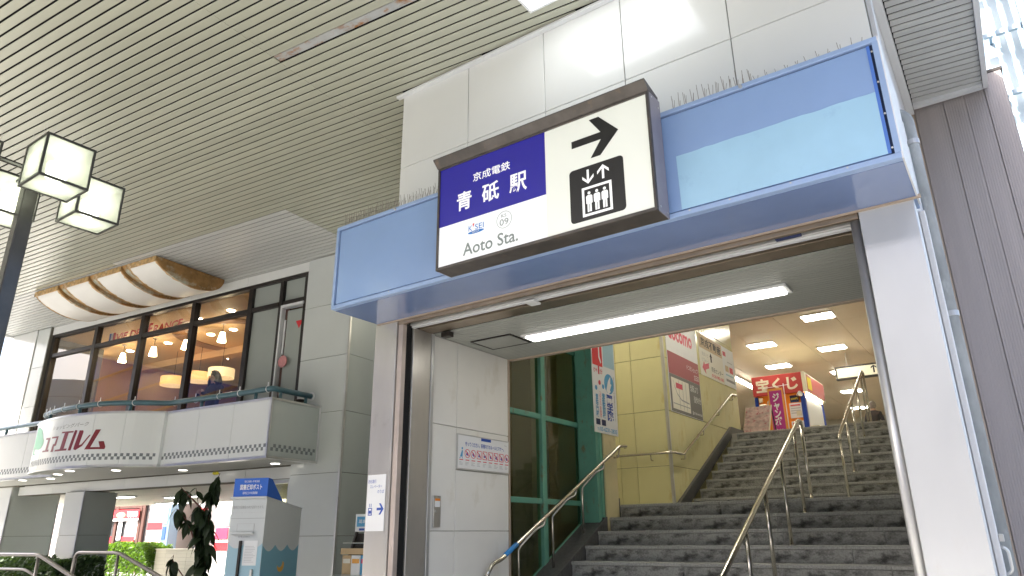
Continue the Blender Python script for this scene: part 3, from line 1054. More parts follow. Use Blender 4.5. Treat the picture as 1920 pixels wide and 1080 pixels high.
pic.flat([(1.19, .19), (1.27, .19), (1.27, .25), (1.19, .25)], (SX0, SY - .012, SZ0), XA, ZA)
part('train_mark', pic, 'ink_blue', bp_)
text('lettering', '京成線', 'ink_grey', t, (0, SY - .006, 0), XA, ZA, SX0 + 1.42, SX0 + 1.75, SZ0 + .17, SZ0 + .29)
text('lettering', 'Keisei Line', 'ink_soft', t, (0, SY - .006, 0), XA, ZA, SX0 + 1.42, SX0 + 1.80, SZ0 + .08, SZ0 + .14)

# ------------------------------------------------------------------ lottery kiosk
KX0, KX1, KY0, KY1, KZ = -5.42, -4.20, 19.0, 21.1, 3.36
kk = thing('lottery_kiosk', 'orange and blue lottery booth with red roof sign at the stair top', 'kiosk', (-4.8, 19.6, KZ))
part('booth', MB().box(KX0, KX1, KY0, KY1, KZ, KZ + 2.10, .01), 'kiosk_orange', kk)
part('roof', MB().box(KX0 - .02, KX1 + .02, KY0, KY1, KZ + 2.101, KZ + 2.13), 'kiosk_cream', kk)
sgn = part('roof_sign', MB().box(KX0 - .03, KX1 + .02, KY0 - .06, KY0 - .002, KZ + 1.62, KZ + 2.14, .008), 'kiosk_red', kk)
text('lettering', '宝くじ', 'kiosk_cream', sgn, (0, KY0 - .061, 0), XA, ZA, KX0 + .07, KX1 - .08, KZ + 1.70, KZ + 2.07, bold=.035)
sd2 = part('side_sign', MB().box(KX1 + .022, KX1 + .10, KY0 - .06, KY1, KZ + 1.62, KZ + 2.14, .008), 'kiosk_cream', kk)
part('side_print', MB().box(KX1 + .1005, KX1 + .104, KY0 + .12, KY1 - .05, KZ + 1.66, KZ + 2.10), 'kiosk_red', sd2)
part('side_print', MB().box(KX1 + .1045, KX1 + .107, KY0 + .18, KY0 + .6, KZ + 1.72, KZ + 2.05), 'banner_yellow', sd2)
for x in (KX0 + .03, KX1 - .03):
    part('corner_post', MB().box(x - .045, x + .045, KY0 - .03, KY0 - .001, KZ, KZ + 1.6, .006), 'kiosk_blue', kk)
part('corner_post', MB().box(KX1 + .001, KX1 + .03, KY0, KY0 + .10, KZ, KZ + 1.6, .006), 'kiosk_blue', kk)
part('corner_post', MB().box(KX1 + .001, KX1 + .03, KY1 - .14, KY1, KZ, KZ + 1.6, .006), 'kiosk_blue', kk)
part('counter_window', MB().box(KX1 + .001, KX1 + .02, KY0 + .18, KY1 - .2, KZ + .8, KZ + 1.5), 'kiosk_glow', kk)
part('counter', MB().box(KX1 + .001, KX1 + .25, KY0 + .15, KY1 - .15, KZ + .72, KZ + .78, .006), 'kiosk_cream', kk)
for a, b in ((KY0 + .2, KY0 + .7), (KY0 + .8, KY1 - .3)):
    part('strip_lamp', MB().box(KX1 + .03, KX1 + .07, a, b, KZ + 1.56, KZ + 1.6, .004), 'lamp_hall', kk)
hp = part('payphone', MB().box(KX0 + .10, KX0 + .30, KY0 - .12, KY0 - .002, KZ + .95, KZ + 1.40, .03), 'kiosk_cream', kk)
part('screen', MB().box(KX0 + .15, KX0 + .25, KY0 - .126, KY0 - .121, KZ + 1.14, KZ + 1.34), 'shop_dark', hp)
part('stand', MB().box(KX0 + .16, KX0 + .26, KY0 - .10, KY0 - .002, KZ, KZ + .94), 'kiosk_cream', hp)
part('junction_box', MB().box(KX0 + .10, KX0 + .19, KY0 - .06, KY0 - .002, KZ + 1.46, KZ + 1.57, .006), 'kiosk_cream', kk)
part('emblem', MB().disc((KX0 + .37, KY0 - .004, KZ + 1.42), XA, ZA, .085, 24, -.004, .05), 'kiosk_cream', kk)
for z0, z1 in ((KZ + .98, KZ + 1.36), (KZ + .5, KZ + .9)):
    nb = part('notice_board', MB().box(KX1 - .38, KX1 - .08, KY0 - .02, KY0 - .002, z0, z1, .004), 'paper', kk)
    nm = MB()
    for i in range(4):
        nm.box(KX1 - .35, KX1 - .11, KY0 - .023, KY0 - .0205, z1 - .09 - i * .06, z1 - .06 - i * .06)
    part('print', nm, 'ink_soft', nb)
    part('print', MB().box(KX1 - .22, KX1 - .10, KY0 - .0265, KY0 - .0235, z0 + .05, z0 + .17), 'kiosk_cream', nb)
    part('print', MB().box(KX1 - .35, KX1 - .11, KY0 - .0265, KY0 - .0235, z1 - .07, z1 - .04), 'ink_red', nb)
wn_ = part('price_tag', MB().box(KX1 - .34, KX1 - .13, KY0 - .012, KY0 - .002, KZ + 1.38, KZ + 1.56), 'navy', kk)
text('lettering', '3,000円', 'banner_yellow', wn_, (0, KY0 - .013, 0), XA, ZA, KX1 - .32, KX1 - .15, KZ + 1.44, KZ + 1.50, bold=.03)
part('megaphone', MB().tube([(KX1 - .14, KY0 - .03, KZ + 1.55), (KX1 - .05, KY0 - .10, KZ + 1.57)], [.03, .075], 14), 'paper', kk)
y12 = part('number_card', MB().box(KX0 + .38, KX0 + .52, KY0 - .012, KY0 - .002, KZ + .66, KZ + 1.1), 'banner_yellow', kk)
text('lettering', '12', 'ink_black', y12, (0, KY0 - .013, 0), XA, ZA, KX0 + .39, KX0 + .47, KZ + .72, KZ + .82, bold=.03)
# jumbo banner on a stand
nb = thing('banner_flag', 'magenta lottery banner with orange border on a white pole', 'banner', (-4.75, 18.6, KZ))
NX0, NX1, NZ0, NZ1, NY = -4.98, -4.60, KZ + .1, KZ + 1.72, 18.6
part('pole', MB().tube([(NX1 + .035, NY, KZ), (NX1 + .035, NY, NZ1 + .1)], .012, 8), 'paper', nb)
part('cross_bar', MB().tube([(NX0 - .1, NY, NZ1 + .03), (NX1 + .15, NY, NZ1 + .06)], .008, 8), 'paper', nb)
part('base', MB().box(NX1 - .1, NX1 + .17, NY - .13, NY + .13, KZ, KZ + .04, .005), 'frame_dark', nb)
cl = part('cloth', MB().box(NX0, NX1, NY - .004, NY + .004, NZ0, NZ1), 'banner_orange', nb)
part('print', MB().box(NX0 + .035, NX1 - .035, NY - .008, NY - .0045, NZ0 + .03, NZ1 - .06), 'banner_magenta', cl)
text('lettering', 'ジャンボ', 'ink_white', cl, (0, NY - .008, 0), XA, ZA, NX0 + .10, NX1 - .10, NZ0 + .66, NZ1 - .12, vertical=True, bold=.04, spacing=.85)
text('lettering', '宝くじ', 'ink_white', cl, (0, NY - .008, 0), XA, ZA, NX0 + .09, NX1 - .09, NZ0 + .47, NZ0 + .60, bold=.02)
part('print', MB().disc((NX1 - .11, NY - .009, NZ0 + .36), XA, ZA, .09, 20, -.003), 'banner_yellow', cl)
# leaning display of patterned goods
t = thing('display_rack', 'slanted rack of pink patterned goods beside the lottery booth', 'rack', (-5.3, 16.5, KZ))
t_m = MB()
t_m.prism([(16.2, KZ + .05), (16.25, KZ + .02), (16.9, KZ + .98), (16.85, KZ + 1.01)], -5.05, -4.50, 'yz')
part('panel', t_m, 'patterned_cloth', t)
for x in (-5.07, -4.48):
    part('leg', MB().tube([(x, 16.22, KZ), (x, 16.9, KZ + 1.02)], .018, 8), 'kiosk_cream', t)
    part('leg', MB().tube([(x, 17.2, KZ), (x, 16.88, KZ + .98)], .015, 8), 'frame_dark', t)
hp_ = person('person', 'grey-haired person in a dark jacket seen from behind at the stair top', (-3.16, 22.6, KZ), R(170), False, 'jacket_dark', 'trousers', 'hair_grey', s=1.0)
hp_.location = (-3.16, 22.6, KZ)

# ------------------------------------------------------------------ blue fascia box over the entrance
FX0, FX1, FY, FZ0, FZ1 = -4.585, -.185, 3.835, 3.40, 4.17
fa = thing('fascia', 'long light blue fascia box over the station entrance with pale patch', 'fascia', (-2.4, 4.2, FZ0))
part('body', MB().box(FX0 + .004, FX1 - .004, FY + .03, 4.598, FZ0 + .004, FZ1 - .003), 'blue_frame', fa)
fr = MB()
fr.box(FX0, FX1, FY, FY + .05, FZ1 - .032, FZ1, .003)
part('frame_edge', fr, 'blue_frame', fa)
part('frame_edge', MB().box(FX0, FX1, FY, FY + .05, FZ0, FZ0 + .034, .003), 'blue_frame', fa)
part('frame_edge', MB().box(FX0, FX0 + .03, FY + .0005, FY + .05, FZ0 + .034, FZ1 - .032), 'blue_frame', fa)
part('frame_edge', MB().box(FX1 - .03, FX1, FY + .0005, FY + .05, FZ0 + .034, FZ1 - .032), 'blue_frame', fa)
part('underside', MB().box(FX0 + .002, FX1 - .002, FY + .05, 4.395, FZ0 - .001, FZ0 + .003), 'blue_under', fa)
part('end_plate', MB().box(FX1 - .003, FX1 + .006, FY + .001, 4.52, FZ0 - .002, FZ1 - .001), 'trim_white', fa)
part('gutter', MB().box(FX0 + .03, FX1 - .03, FY + .0285, FY + .0295, FZ0 + .03, FZ1 - .03), 'gutter_dark', fa)
part('face_panel', MB().box(FX0 + .042, -2.42, FY + .012, FY + .028, FZ0 + .044, FZ1 - .042, .003), 'blue_paint', fa)
part('face_panel', MB().box(-2.41, FX1 - .048, FY + .012, FY + .028, FZ0 + .044, FZ1 - .042, .003), 'blue_paint', fa)
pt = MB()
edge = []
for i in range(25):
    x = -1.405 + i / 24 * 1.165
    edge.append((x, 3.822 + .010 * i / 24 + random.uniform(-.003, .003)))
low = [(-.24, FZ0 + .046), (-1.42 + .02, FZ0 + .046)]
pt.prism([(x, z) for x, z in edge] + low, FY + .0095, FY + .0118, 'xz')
part('skylit_patch', pt, 'blue_skylit', fa, label='paler blue rectangle with skylight put into its colour')  # brightness of the open sky on this end, painted as a paler patch
part('edge_band', MB().box(FX1 - .062, FX1 - .045, FY + .008, FY + .0095 + .004, FZ0 + .046, FZ1 - .044), 'blue_edge', fa)
for (x, z) in ((-.222, 4.08), (-.222, 3.88), (-.222, 3.68), (-.222, 3.47), (-.75, 3.425), (-1.1, 3.425), (-1.35, 3.425), (-.45, 3.425), (-3.9, 3.425)):
    part('screw', MB().disc((x, FY - .0005, z), XA, ZA, .006, 8, -.004), 'alu', fa)
for x in (-3.87, -.95):
    part('knob', MB().tube([(x, FY - .02, FZ1 - .02), (x, FY + .002, FZ1 - .02)], [.009, .013], 10), 'alu', fa)
part('back_drip', MB().box(FX0, FX1 + .02, 4.385, 4.40, FZ0 - .012, FZ0 + .01), 'trim_tan', fa)


def spikes(name, label, x0, x1, step, h0, h1, z, y0=3.87, y1=4.0):
    t = thing(name, label, 'bird spikes', ((x0 + x1) / 2, y0, z), 0, 'bird spikes on the fascia top')
    part('base_strip', MB().box(x0, x1, y0, y0 + .03, z, z + .004), 'alu', t)
    m = MB()
    x = x0
    while x < x1:
        for dy in (0, .012, .024):
            h = random.uniform(h0, h1)
            lx, ly = random.uniform(-.012, .012), (dy - .012) * 1.6
            xx = x + random.uniform(-.006, .006)
            m.tube([(xx, y0 + dy, z), (xx + lx, y0 + dy + ly, z + h)], .0019, 3, False)
        x += step
    part('wire', m, 'spike_wire', t, kind='stuff')


spikes('bird_spike_strip', 'dense wire bird spikes on the fascia end beside the slatted ceiling', -4.52, -4.0, .03, .09, .12, FZ1)
spikes('bird_spike_strip', 'fine wire bird spikes between the fascia end and the station sign', -3.97, -3.36, .035, .08, .11, FZ1)
spikes('bird_spike_strip', 'tall wire bird spikes just beyond the station sign', -1.40, -.88, .042, .085, .12, FZ1)
spikes('bird_spike_strip', 'short broken wire bird spikes at the pale patch end of the fascia', -.86, -.24, .06, .03, .06, FZ1)

# ------------------------------------------------------------------ station name sign
GX0, GX1, GY0, GY1, GZ0, GZ1 = -3.24, -1.48, 3.65, 3.832, 3.395, 4.245
sn = thing('station_sign', 'large lit station name sign with black arrow and lift pictogram', 'sign', (-2.36, 3.7, GZ0))
part('case', MB().box(GX0 + .004, GX1 - .004, GY0 + .02, GY1, GZ0 + .004, GZ1 - .004), 'sign_frame', sn)
part('end_cover', MB().box(GX1 - .004, GX1 + .002, GY0 + .022, GY1, GZ0 + .003, GZ1 + .002), 'sign_side', sn)
part('end_cover', MB().box(GX0 - .002, GX0 + .004, GY0 + .022, GY1, GZ0 + .003, GZ1 + .002), 'sign_side', sn)
FWD = .022
for nme, b in (('frame_edge', (GX0, GX1, GY0, GY0 + .03, GZ0, GZ0 + .022)), ('frame_edge', (GX0, GX1, GY0, GY0 + .03, GZ1 - .022, GZ1)),
               ('frame_edge', (GX0, GX0 + .018, GY0, GY0 + .03, GZ0 + .022, GZ1 - .022)), ('frame_edge', (GX1 - .018, GX1, GY0, GY0 + .03, GZ0 + .022, GZ1 - .022))):
    part(nme, MB().box(*b, .002), 'sign_frame', sn)
vz = MB()
vz.prism([(GY0 - .055, GZ1 + .045), (GY0 - .052, GZ1 + .055), (GY1 - .03, GZ1 + .02), (GY1 - .03, GZ1 + .003), (GY0 + .0, GZ1 - .006)], GX0 - .006, GX1 + .004, 'yz')
part('visor', vz, 'sign_frame', sn)
for (y, z) in ((GY0 + .05, GZ1 - .03), (GY1 - .03, GZ1 - .06), (GY0 + .05, GZ0 + .04), (GY1 - .03, GZ0 + .03)):
    part('screw', MB().disc((GX1 + .002, y, z), YA, ZA, .007, 8, .004), 'chrome', sn)
yf = GY0 + .012
f1 = part('cream_face', MB().box(-2.270, GX1 - .018, yf, yf + .006, GZ0 + .022, GZ1 - .022), 'sign_face', sn)
f2 = part('white_face', MB().box(GX0 + .018, -2.272, yf, yf + .006, GZ0 + .022, 3.739), 'sign_white', sn)
f3 = part('blue_face', MB().box(GX0 + .018, -2.272, yf, yf + .006, 3.7395, GZ1 - .022), 'sign_blue', sn)
o = (0, yf, 0)
text('lettering', '京成電鉄', 'sign_lettering', f3, o, XA, ZA, -2.905, -2.566, 4.028, 4.10, bold=.012)
for ch, x0, x1 in (('青', -3.055, -2.915), ('砥', -2.82, -2.665), ('駅', -2.575, -2.425)):
    text('lettering', ch, 'sign_lettering', f3, o, XA, ZA, x0, x1, 3.825, 3.977, bold=.02)
text('lettering', 'Aoto Sta.', 'sign_grey', f2, o, XA, ZA, -2.99, -2.506, 3.457, 3.553, bold=.012)
text('logo', 'K', 'logo_blue', f2, o, XA, ZA, -2.94, -2.905, 3.637, 3.680)
text('logo', 'SEI', 'logo_blue', f2, o, XA, ZA, -2.882, -2.802, 3.637, 3.680)
lm = MB()
lm.flat([(-2.903, 3.690), (-2.897, 3.662), (-2.886, 3.690)], (0, yf - .002, 0), XA, ZA, .001)
part('logo', lm, 'logo_red', f2)
lm = MB()
lm.flat([(-2.873 + .073 * math.cos(a), 3.622 + .012 * math.sin(a)) for a in [i / 24 * 2 * math.pi for i in range(24)]], (0, yf - .0005, 0), XA, ZA, .001)
lg = part('logo', lm, 'logo_blue', f2)
text('logo_print', 'GROUP', 'ink_white', lg, o, XA, ZA, -2.905, -2.842, 3.615, 3.629, lift=.003)
part('number_ring', MB().disc((-2.622, yf - .0005, 3.647), XA, ZA, .0655, 40, .001, .0625), 'sign_grey', f2)
text('lettering', 'KS', 'sign_grey', f2, o, XA, ZA, -2.646, -2.603, 3.667, 3.692)
text('lettering', '09', 'sign_grey', f2, o, XA, ZA, -2.661, -2.585, 3.605, 3.654)
# arrow
am = MB()
am.flat([(-2.057, 4.012), (-2.057, 4.066), (-1.835, 4.066), (-1.917, 4.186), (-1.845, 4.186), (-1.706, 4.039), (-1.845, 3.896), (-1.917, 3.896), (-1.835, 4.012)], (0, yf - .001, 0), XA, ZA, .001)
part('arrow', am, 'sign_black', f1)


def rrect(x0, x1, z0, z1, r, n=6):
    pts = []
    for cx, cz, a0 in ((x1 - r, z0 + r, -90), (x1 - r, z1 - r, 0), (x0 + r, z1 - r, 90), (x0 + r, z0 + r, 180)):
        for i in range(n + 1):
            a = R(a0 + 90 * i / n)
            pts.append((cx + r * math.cos(a), cz + r * math.sin(a)))
    return pts


pm = MB()
pm.flat(rrect(-2.084, -1.686, 3.460, 3.846, .028), (0, yf - .001, 0), XA, ZA, .001)
lp = part('lift_pictogram', pm, 'sign_black', f1)
op = (0, yf - .0022, 0)
wm = MB()
for (x0, x1, z0, z1) in ((-1.994, -1.777, 3.678, 3.695), (-1.994, -1.777, 3.487, 3.504), (-1.994, -1.977, 3.504, 3.678), (-1.794, -1.777, 3.504, 3.678)):
    wm.flat([(x0, z0), (x1, z0), (x1, z1), (x0, z1)], op, XA, ZA, .001)
part('car_outline', wm, 'sign_lettering', lp)
for cx in (-1.942, -1.8855, -1.829):
    m_ = MB()
    m_.flat([(cx + .011 * math.cos(i / 12 * 6.283), 3.649 + .011 * math.sin(i / 12 * 6.283)) for i in range(12)], op, XA, ZA, .001)
    m_.flat([(cx - .015, 3.634), (cx - .023, 3.626), (cx - .023, 3.575), (cx - .015, 3.575), (cx - .015, 3.516), (cx - .002, 3.516), (cx - .002, 3.57), (cx + .002, 3.57), (cx + .002, 3.516), (cx + .015, 3.516), (cx + .015, 3.575), (cx + .023, 3.575), (cx + .023, 3.626), (cx + .015, 3.634)], op, XA, ZA, .001)
    part('passenger_mark', m_, 'sign_lettering', lp)
for cx, sgn_ in ((-1.944, -1), (-1.833, 1)):
    tip = 3.824 if sgn_ > 0 else 3.717
    tail = 3.722 if sgn_ > 0 else 3.820
    m_ = MB()
    q = [(cx - .008, tail), (cx + .008, tail), (cx + .008, tip - sgn_ * .028), (cx + .042, tip - sgn_ * .062), (cx + .042, tip - sgn_ * .040), (cx, tip), (cx - .042, tip - sgn_ * .040), (cx - .042, tip - sgn_ * .062), (cx - .008, tip - sgn_ * .028)]
    if sgn_ < 0:
        q = q[::-1]
    m_.flat(q, op, XA, ZA, .001)
    part('direction_mark', m_, 'sign_lettering', lp)

# ------------------------------------------------------------------ notices on the entrance walls
t = thing('paper_notice', 'white paper notice with blue arrow taped to the stainless pillar', 'notice', (-4.5, 4.396, 1.5))
part('sheet', MB().box(-4.60, -4.385, 4.395, 4.3985, 1.600, 2.055), 'paper', t)
o = (0, 4.395, 0)
text('lettering', '改札階行', 'ink_blue', t, o, XA, ZA, -4.59, -4.495, 1.985, 2.015)
text('lettering', 'エレベーター', 'ink_blue', t, o, XA, ZA, -4.565, -4.425, 1.945, 1.972)
text('lettering', 'のりば', 'ink_blue', t, o, XA, ZA, -4.475, -4.40, 1.902, 1.930)
m_ = MB()
m_.flat([(-4.475, 1.765), (-4.475, 1.785), (-4.425, 1.785), (-4.45, 1.82), (-4.43, 1.82), (-4.395, 1.775), (-4.43, 1.73), (-4.45, 1.73), (-4.425, 1.765)], (0, 4.3948, 0), XA, ZA, .001)
part('arrow', m_, 'ink_blue', t)
for (x0, x1, z0, z1) in ((-4.575, -4.53, 1.725, 1.732), (-4.575, -4.53, 1.778, 1.785), (-4.575, -4.568, 1.732, 1.778), (-4.537, -4.53, 1.732, 1.778), (-4.565, -4.54, 1.74, 1.765), (-4.565, -4.56, 1.79, 1.82), (-4.545, -4.54, 1.79, 1.82)):
    part('lift_mark', MB().box(x0, x1, 4.3935, 4.3948, z0, z1), 'ink_blue', t)
part('tape', MB().box(-4.60, -4.37, 4.3945, 4.3985, 2.058, 2.075), 'steel', t)

t = thing('manners_poster', 'framed white poster with a row of red prohibition symbols on the white wall', 'poster', (-4.3, 5.65, 2.2))
PX_ = -4.299
part('frame', MB().box(PX_ + .0005, PX_ + .008, 5.21, 6.05, 2.145, 2.475, .002), 'alu', t)
part('sheet', MB().box(PX_ + .0085, PX_ + .0095, 5.225, 6.04, 2.158, 2.463), 'paper', t)
o = (PX_ + .0095, 0, 0)
part('title_tab', MB().box(PX_ + .0096, PX_ + .0106, 5.58, 5.74, 2.435, 2.463), 'ink_blue', t)
text('lettering', '守ってください。駅構内でのルールとマナー。', 'ink_blue', t, o, YA, ZA, 5.33, 5.96, 2.365, 2.408, bold=.015)
text('lettering', 'Keisei', 'ink_grey', t, o, YA, ZA, 5.97, 6.01, 2.42, 2.43)
o3 = (PX_ + .0097, 0, 0)
for i in range(9):
    cy_ = 5.275 + i * .0915
    if i == 0:
        m_ = MB()
        m_.flat([(cy_ - .02, 2.262), (cy_ + .018, 2.262), (cy_ + .022, 2.32), (cy_ + .008, 2.325)], o3, YA, ZA, .001)
        m_.flat([(cy_ + .012 + .011 * math.cos(a * .628), 2.341 + .012 * math.sin(a * .628)) for a in range(10)], o3, YA, ZA, .001)
        for dx in (-.02, .015):
            m_.flat([(cy_ + dx + .006 * math.cos(a * .785), 2.252 + .007 * math.sin(a * .785)) for a in range(8)], o3, YA, ZA, .001)
        part('pictogram', m_, 'ink_sky', t, kind='stuff')
    else:
        m_ = MB()
        if i in (1, 2, 8):
            m_.disc((o3[0], cy_, 2.298), YA, ZA, .041, 22, .001, .035)
        else:
            for (a0, a1, b0, b1) in ((-.036, .036, .034, .040), (-.036, .036, -.04, -.034), (-.036, -.030, -.034, .034), (.030, .036, -.034, .034)):
                m_.flat([(cy_ + a0, 2.298 + b0), (cy_ + a1, 2.298 + b0), (cy_ + a1, 2.298 + b1), (cy_ + a0, 2.298 + b1)], o3, YA, ZA, .001)
        m_.flat([(cy_ - .032, 2.322), (cy_ - .026, 2.328), (cy_ + .032, 2.274), (cy_ + .026, 2.268)], (o3[0] + .0012, 0, 0), YA, ZA, .001)
        pg = part('pictogram', m_, 'ink_red', t, kind='stuff')
        m_ = MB()
        random.seed(40 + i)
        m_.flat([(cy_ + .016 * math.cos(a * .7) * random.uniform(.6, 1.4), 2.292 + .018 * math.sin(a * .7) * random.uniform(.6, 1.3)) for a in range(9)], (o3[0] - .0001, 0, 0), YA, ZA, .0008)
        part('figure', m_, 'ink_blue', pg)
    part('caption', MB().box(o3[0], o3[0] + .0008, cy_ - .028, cy_ + .028, 2.232, 2.240), 'ink_red', t)
    m_ = MB()
    for q in range(3):
        m_.box(o3[0], o3[0] + .0008, cy_ - .03, cy_ + random.uniform(.0, .03), 2.213 - q * .012, 2.218 - q * .012)
    part('small_print', m_, 'ink_soft', t, kind='stuff')
random.seed(11)

t = thing('key_switch', 'small steel key switch box with orange sticker on the white wall', 'switch box', (-4.3, 4.95, 1.66))
part('plate', MB().box(-4.299, -4.285, 4.895, 4.995, 1.63, 1.895, .004), 'steel', t)
part('sticker', MB().box(-4.2848, -4.2836, 4.912, 4.978, 1.80, 1.872), 'paper', t)
part('sticker', MB().box(-4.2834, -4.2826, 4.912, 4.978, 1.852, 1.872), 'kiosk_orange', t)
part('key_hole', MB().disc((-4.2848, 4.925, 1.765), YA, ZA, .012, 14, .006), 'chrome', t)

# school banner on the cream pier
t = thing('school_banner', 'tall white cram school advert with blue and black lettering on the cream pier', 'banner', (-4.3, 8.2, 2.8))
BX = -4.301
part('sheet', MB().box(BX, BX + .006, 7.93, 8.575, 2.785, 4.42), 'paper', t)
o = (BX + .006, 0, 0)
part('red_block', MB().box(BX + .0061, BX + .0075, 7.95, 8.22, 3.66, 4.05), 'red_print', t)
m_ = MB()
m_.flat([(8.12, 4.0), (8.15, 4.0), (8.15, 3.80), (8.19, 3.72), (8.17, 3.70), (8.12, 3.78)], (BX + .0078, 0, 0), YA, ZA, .001)
m_.flat([(7.97, 4.0), (8.0, 4.02), (8.06, 3.94), (8.04, 3.92)], (BX + .0078, 0, 0), YA, ZA, .001)
part('red_block_mark', m_, 'ink_white', t, kind='stuff')
part('photo_print', MB().box(BX + .0061, BX + .0072, 8.25, 8.56, 3.68, 4.2), 'post_sea_pale', t)
part('emblem', MB().disc((BX + .0061, 8.385, 3.46), YA, ZA, .135, 24, .0012), 'ink_sky', t)
m_ = MB()
m_.flat([(8.30, 3.36), (8.36, 3.50), (8.43, 3.57), (8.42, 3.47), (8.45, 3.46), (8.40, 3.38), (8.42, 3.36), (8.36, 3.32)], (BX + .0076, 0, 0), YA, ZA, .001)
part('emblem_mark', m_, 'ink_white', t)
text('lettering', '翼学院', 'ink_blue', t, o, YA, ZA, 8.285, 8.465, 2.965, 3.31, vertical=True, bold=.03, spacing=.75)
text('lettering', '青砥駅前校', 'ink_sky', t, o, YA, ZA, 8.165, 8.255, 2.985, 3.31, vertical=True, bold=.03, spacing=.75)
text('lettering', '青砥北口校', 'ink_sky', t, o, YA, ZA, 7.99, 8.065, 2.985, 3.28, vertical=True, bold=.03, spacing=.75)
text('lettering', 'つばさクラブ青砥駅前', 'ink_red', t, o, YA, ZA, 8.095, 8.14, 2.985, 3.32, vertical=True, spacing=.75)
text('lettering', '個別指導塾＆公立高受験＆カウンセリング', 'ink_grey', t, o, YA, ZA, 8.50, 8.535, 2.97, 3.58, vertical=True, spacing=.75)
text('lettering', '徒歩', 'ink_red', t, o, YA, ZA, 7.97, 8.07, 3.56, 3.62, bold=.02)
text('lettering', '1', 'ink_red', t, o, YA, ZA, 8.09, 8.13, 3.55, 3.67, bold=.03)
text('lettering', '分', 'ink_red', t, o, YA, ZA, 8.145, 8.215, 3.56, 3.63, bold=.02)
text('lettering', 'TEL', 'ink_sky', t, o, YA, ZA, 8.0, 8.065, 2.815, 2.85)
text('lettering', '03-6231-2835', 'ink_sky', t, o, YA, ZA, 8.075, 8.54, 2.81, 2.865, bold=.02)
for y0 in (7.98, 8.13):
    part('dark_tag', MB().box(BX + .0061, BX + .0072, y0, y0 + .11, 2.885, 2.96), 'navy', t)
for c_, y0, z0 in (('ink_red', 8.12, 3.44), ('ink_sky', 8.215, 3.40), ('ink_sky', 8.02, 3.36)):
    part('badge', MB().disc((BX + .0061, y0, z0), YA, ZA, .032, 16, .001), c_, t)

# two adverts on the yellow wall
UX = -4.449
t = thing('phone_shop_advert', 'white and wine-red phone shop advert with grey street map on the yellow wall', 'advert', (-4.45, 11.5, 3.5))
part('board', MB().box(UX, UX + .012, 10.82, 12.22, 3.44, 5.12, .002), 'paper', t)
o = (UX + .012, 0, 0)
part('red_band', MB().box(UX + .0121, UX + .0132, 10.83, 12.21, 4.08, 4.46), 'wine', t)
part('grey_band', MB().box(UX + .0121, UX + .0132, 10.83, 12.21, 3.45, 4.078), 'slate_print', t)
text('lettering', 'docomo', 'mid_red', t, o, YA, ZA, 10.92, 12.0, 4.69, 4.98, bold=.035)
oo = (UX + .0132, 0, 0)
text('lettering', 'ドコモショップ', 'ink_white', t, oo, YA, ZA, 11.65, 12.16, 4.27, 4.36)
text('lettering', '立石店', 'ink_white', t, oo, YA, ZA, 11.95, 12.18, 4.13, 4.23)
text('lettering', '当駅より', 'ink_white', t, oo, YA, ZA, 11.72, 12.08, 3.90, 4.02)
text('lettering', '徒歩3分', 'ink_white', t, oo, YA, ZA, 11.85, 12.18, 3.72, 3.84)
text('lettering', '☎0120-644-364', 'ink_white', t, oo, YA, ZA, 11.72, 12.18, 3.50, 3.56)
mp_ = part('map_print', MB().box(UX + .0133, UX + .0142, 10.90, 11.66, 3.50, 4.02), 'paper_cream', t)
m_ = MB()
pts = [(10.98, 3.98), (11.02, 3.88), (11.12, 3.76), (11.28, 3.68), (11.62, 3.66)]
for (a, b), (c, d) in zip(pts[:-1], pts[1:]):
    m_.flat([(a, b - .012), (c, d - .012), (c, d + .012), (a, b + .012)], (UX + .0144, 0, 0), YA, ZA, .0006)
for x in (11.2, 11.36, 11.5):
    m_.flat([(x, 3.52), (x + .012, 3.52), (x + .012, 4.0), (x, 4.0)], (UX + .0144, 0, 0), YA, ZA, .0005)
m_.flat([(10.92, 3.58), (11.64, 3.58), (11.64, 3.595), (10.92, 3.595)], (UX + .0146, 0, 0), YA, ZA, .0005)
part('map_road', m_, 'ink_grey', mp_, kind='stuff')
part('map_tag', MB().box(UX + .0148, UX + .0156, 11.08, 11.36, 3.86, 3.95), 'mid_red', mp_)

t = thing('estate_agent_advert', 'cream estate agency advert with tan heading and red arrow on the yellow wall', 'advert', (-4.45, 13.2, 4.3))
part('board', MB().box(UX, UX + .012, 12.36, 13.62, 4.315, 5.12, .002), 'paper_cream', t)
part('side_board', MB().box(UX, UX + .010, 13.63, 14.33, 4.33, 5.12, .002), 'paper', t)
part('tan_band', MB().box(UX + .0121, UX + .0132, 12.37, 13.61, 4.84, 5.11), 'paper_tan', t)
o = (UX + .012, 0, 0)
text('lettering', '京成不動産', 'ink_black', t, (UX + .0132, 0, 0), YA, ZA, 12.46, 13.54, 4.88, 5.06, bold=.02)
text('lettering', '住まいと', 'ink_grey', t, o, YA, ZA, 12.48, 12.80, 4.70, 4.78)
text('lettering', 'リフォーム', 'ink_grey', t, o, YA, ZA, 12.46, 12.84, 4.58, 4.66)
text('lettering', '青砥センター', 'ink_black', t, o, YA, ZA, 12.92, 13.56, 4.46, 4.56)
text('lettering', '0120-982-585', 'ink_red', t, o, YA, ZA, 12.92, 13.58, 4.36, 4.42, bold=.02)
m_ = MB()
m_.flat([(12.45, 4.46), (12.62, 4.36), (12.60, 4.44), (12.80, 4.50), (12.80, 4.60), (12.58, 4.54), (12.56, 4.60)], (UX + .0122, 0, 0), YA, ZA, .001)
part('arrow', m_, 'mid_red', t)
m_ = MB()
m_.flat([(12.92, 4.64), (12.99, 4.64), (12.99, 4.74), (13.02, 4.74), (12.955, 4.82), (12.89, 4.74), (12.92, 4.74)], (UX + .0122, 0, 0), YA, ZA, .001)
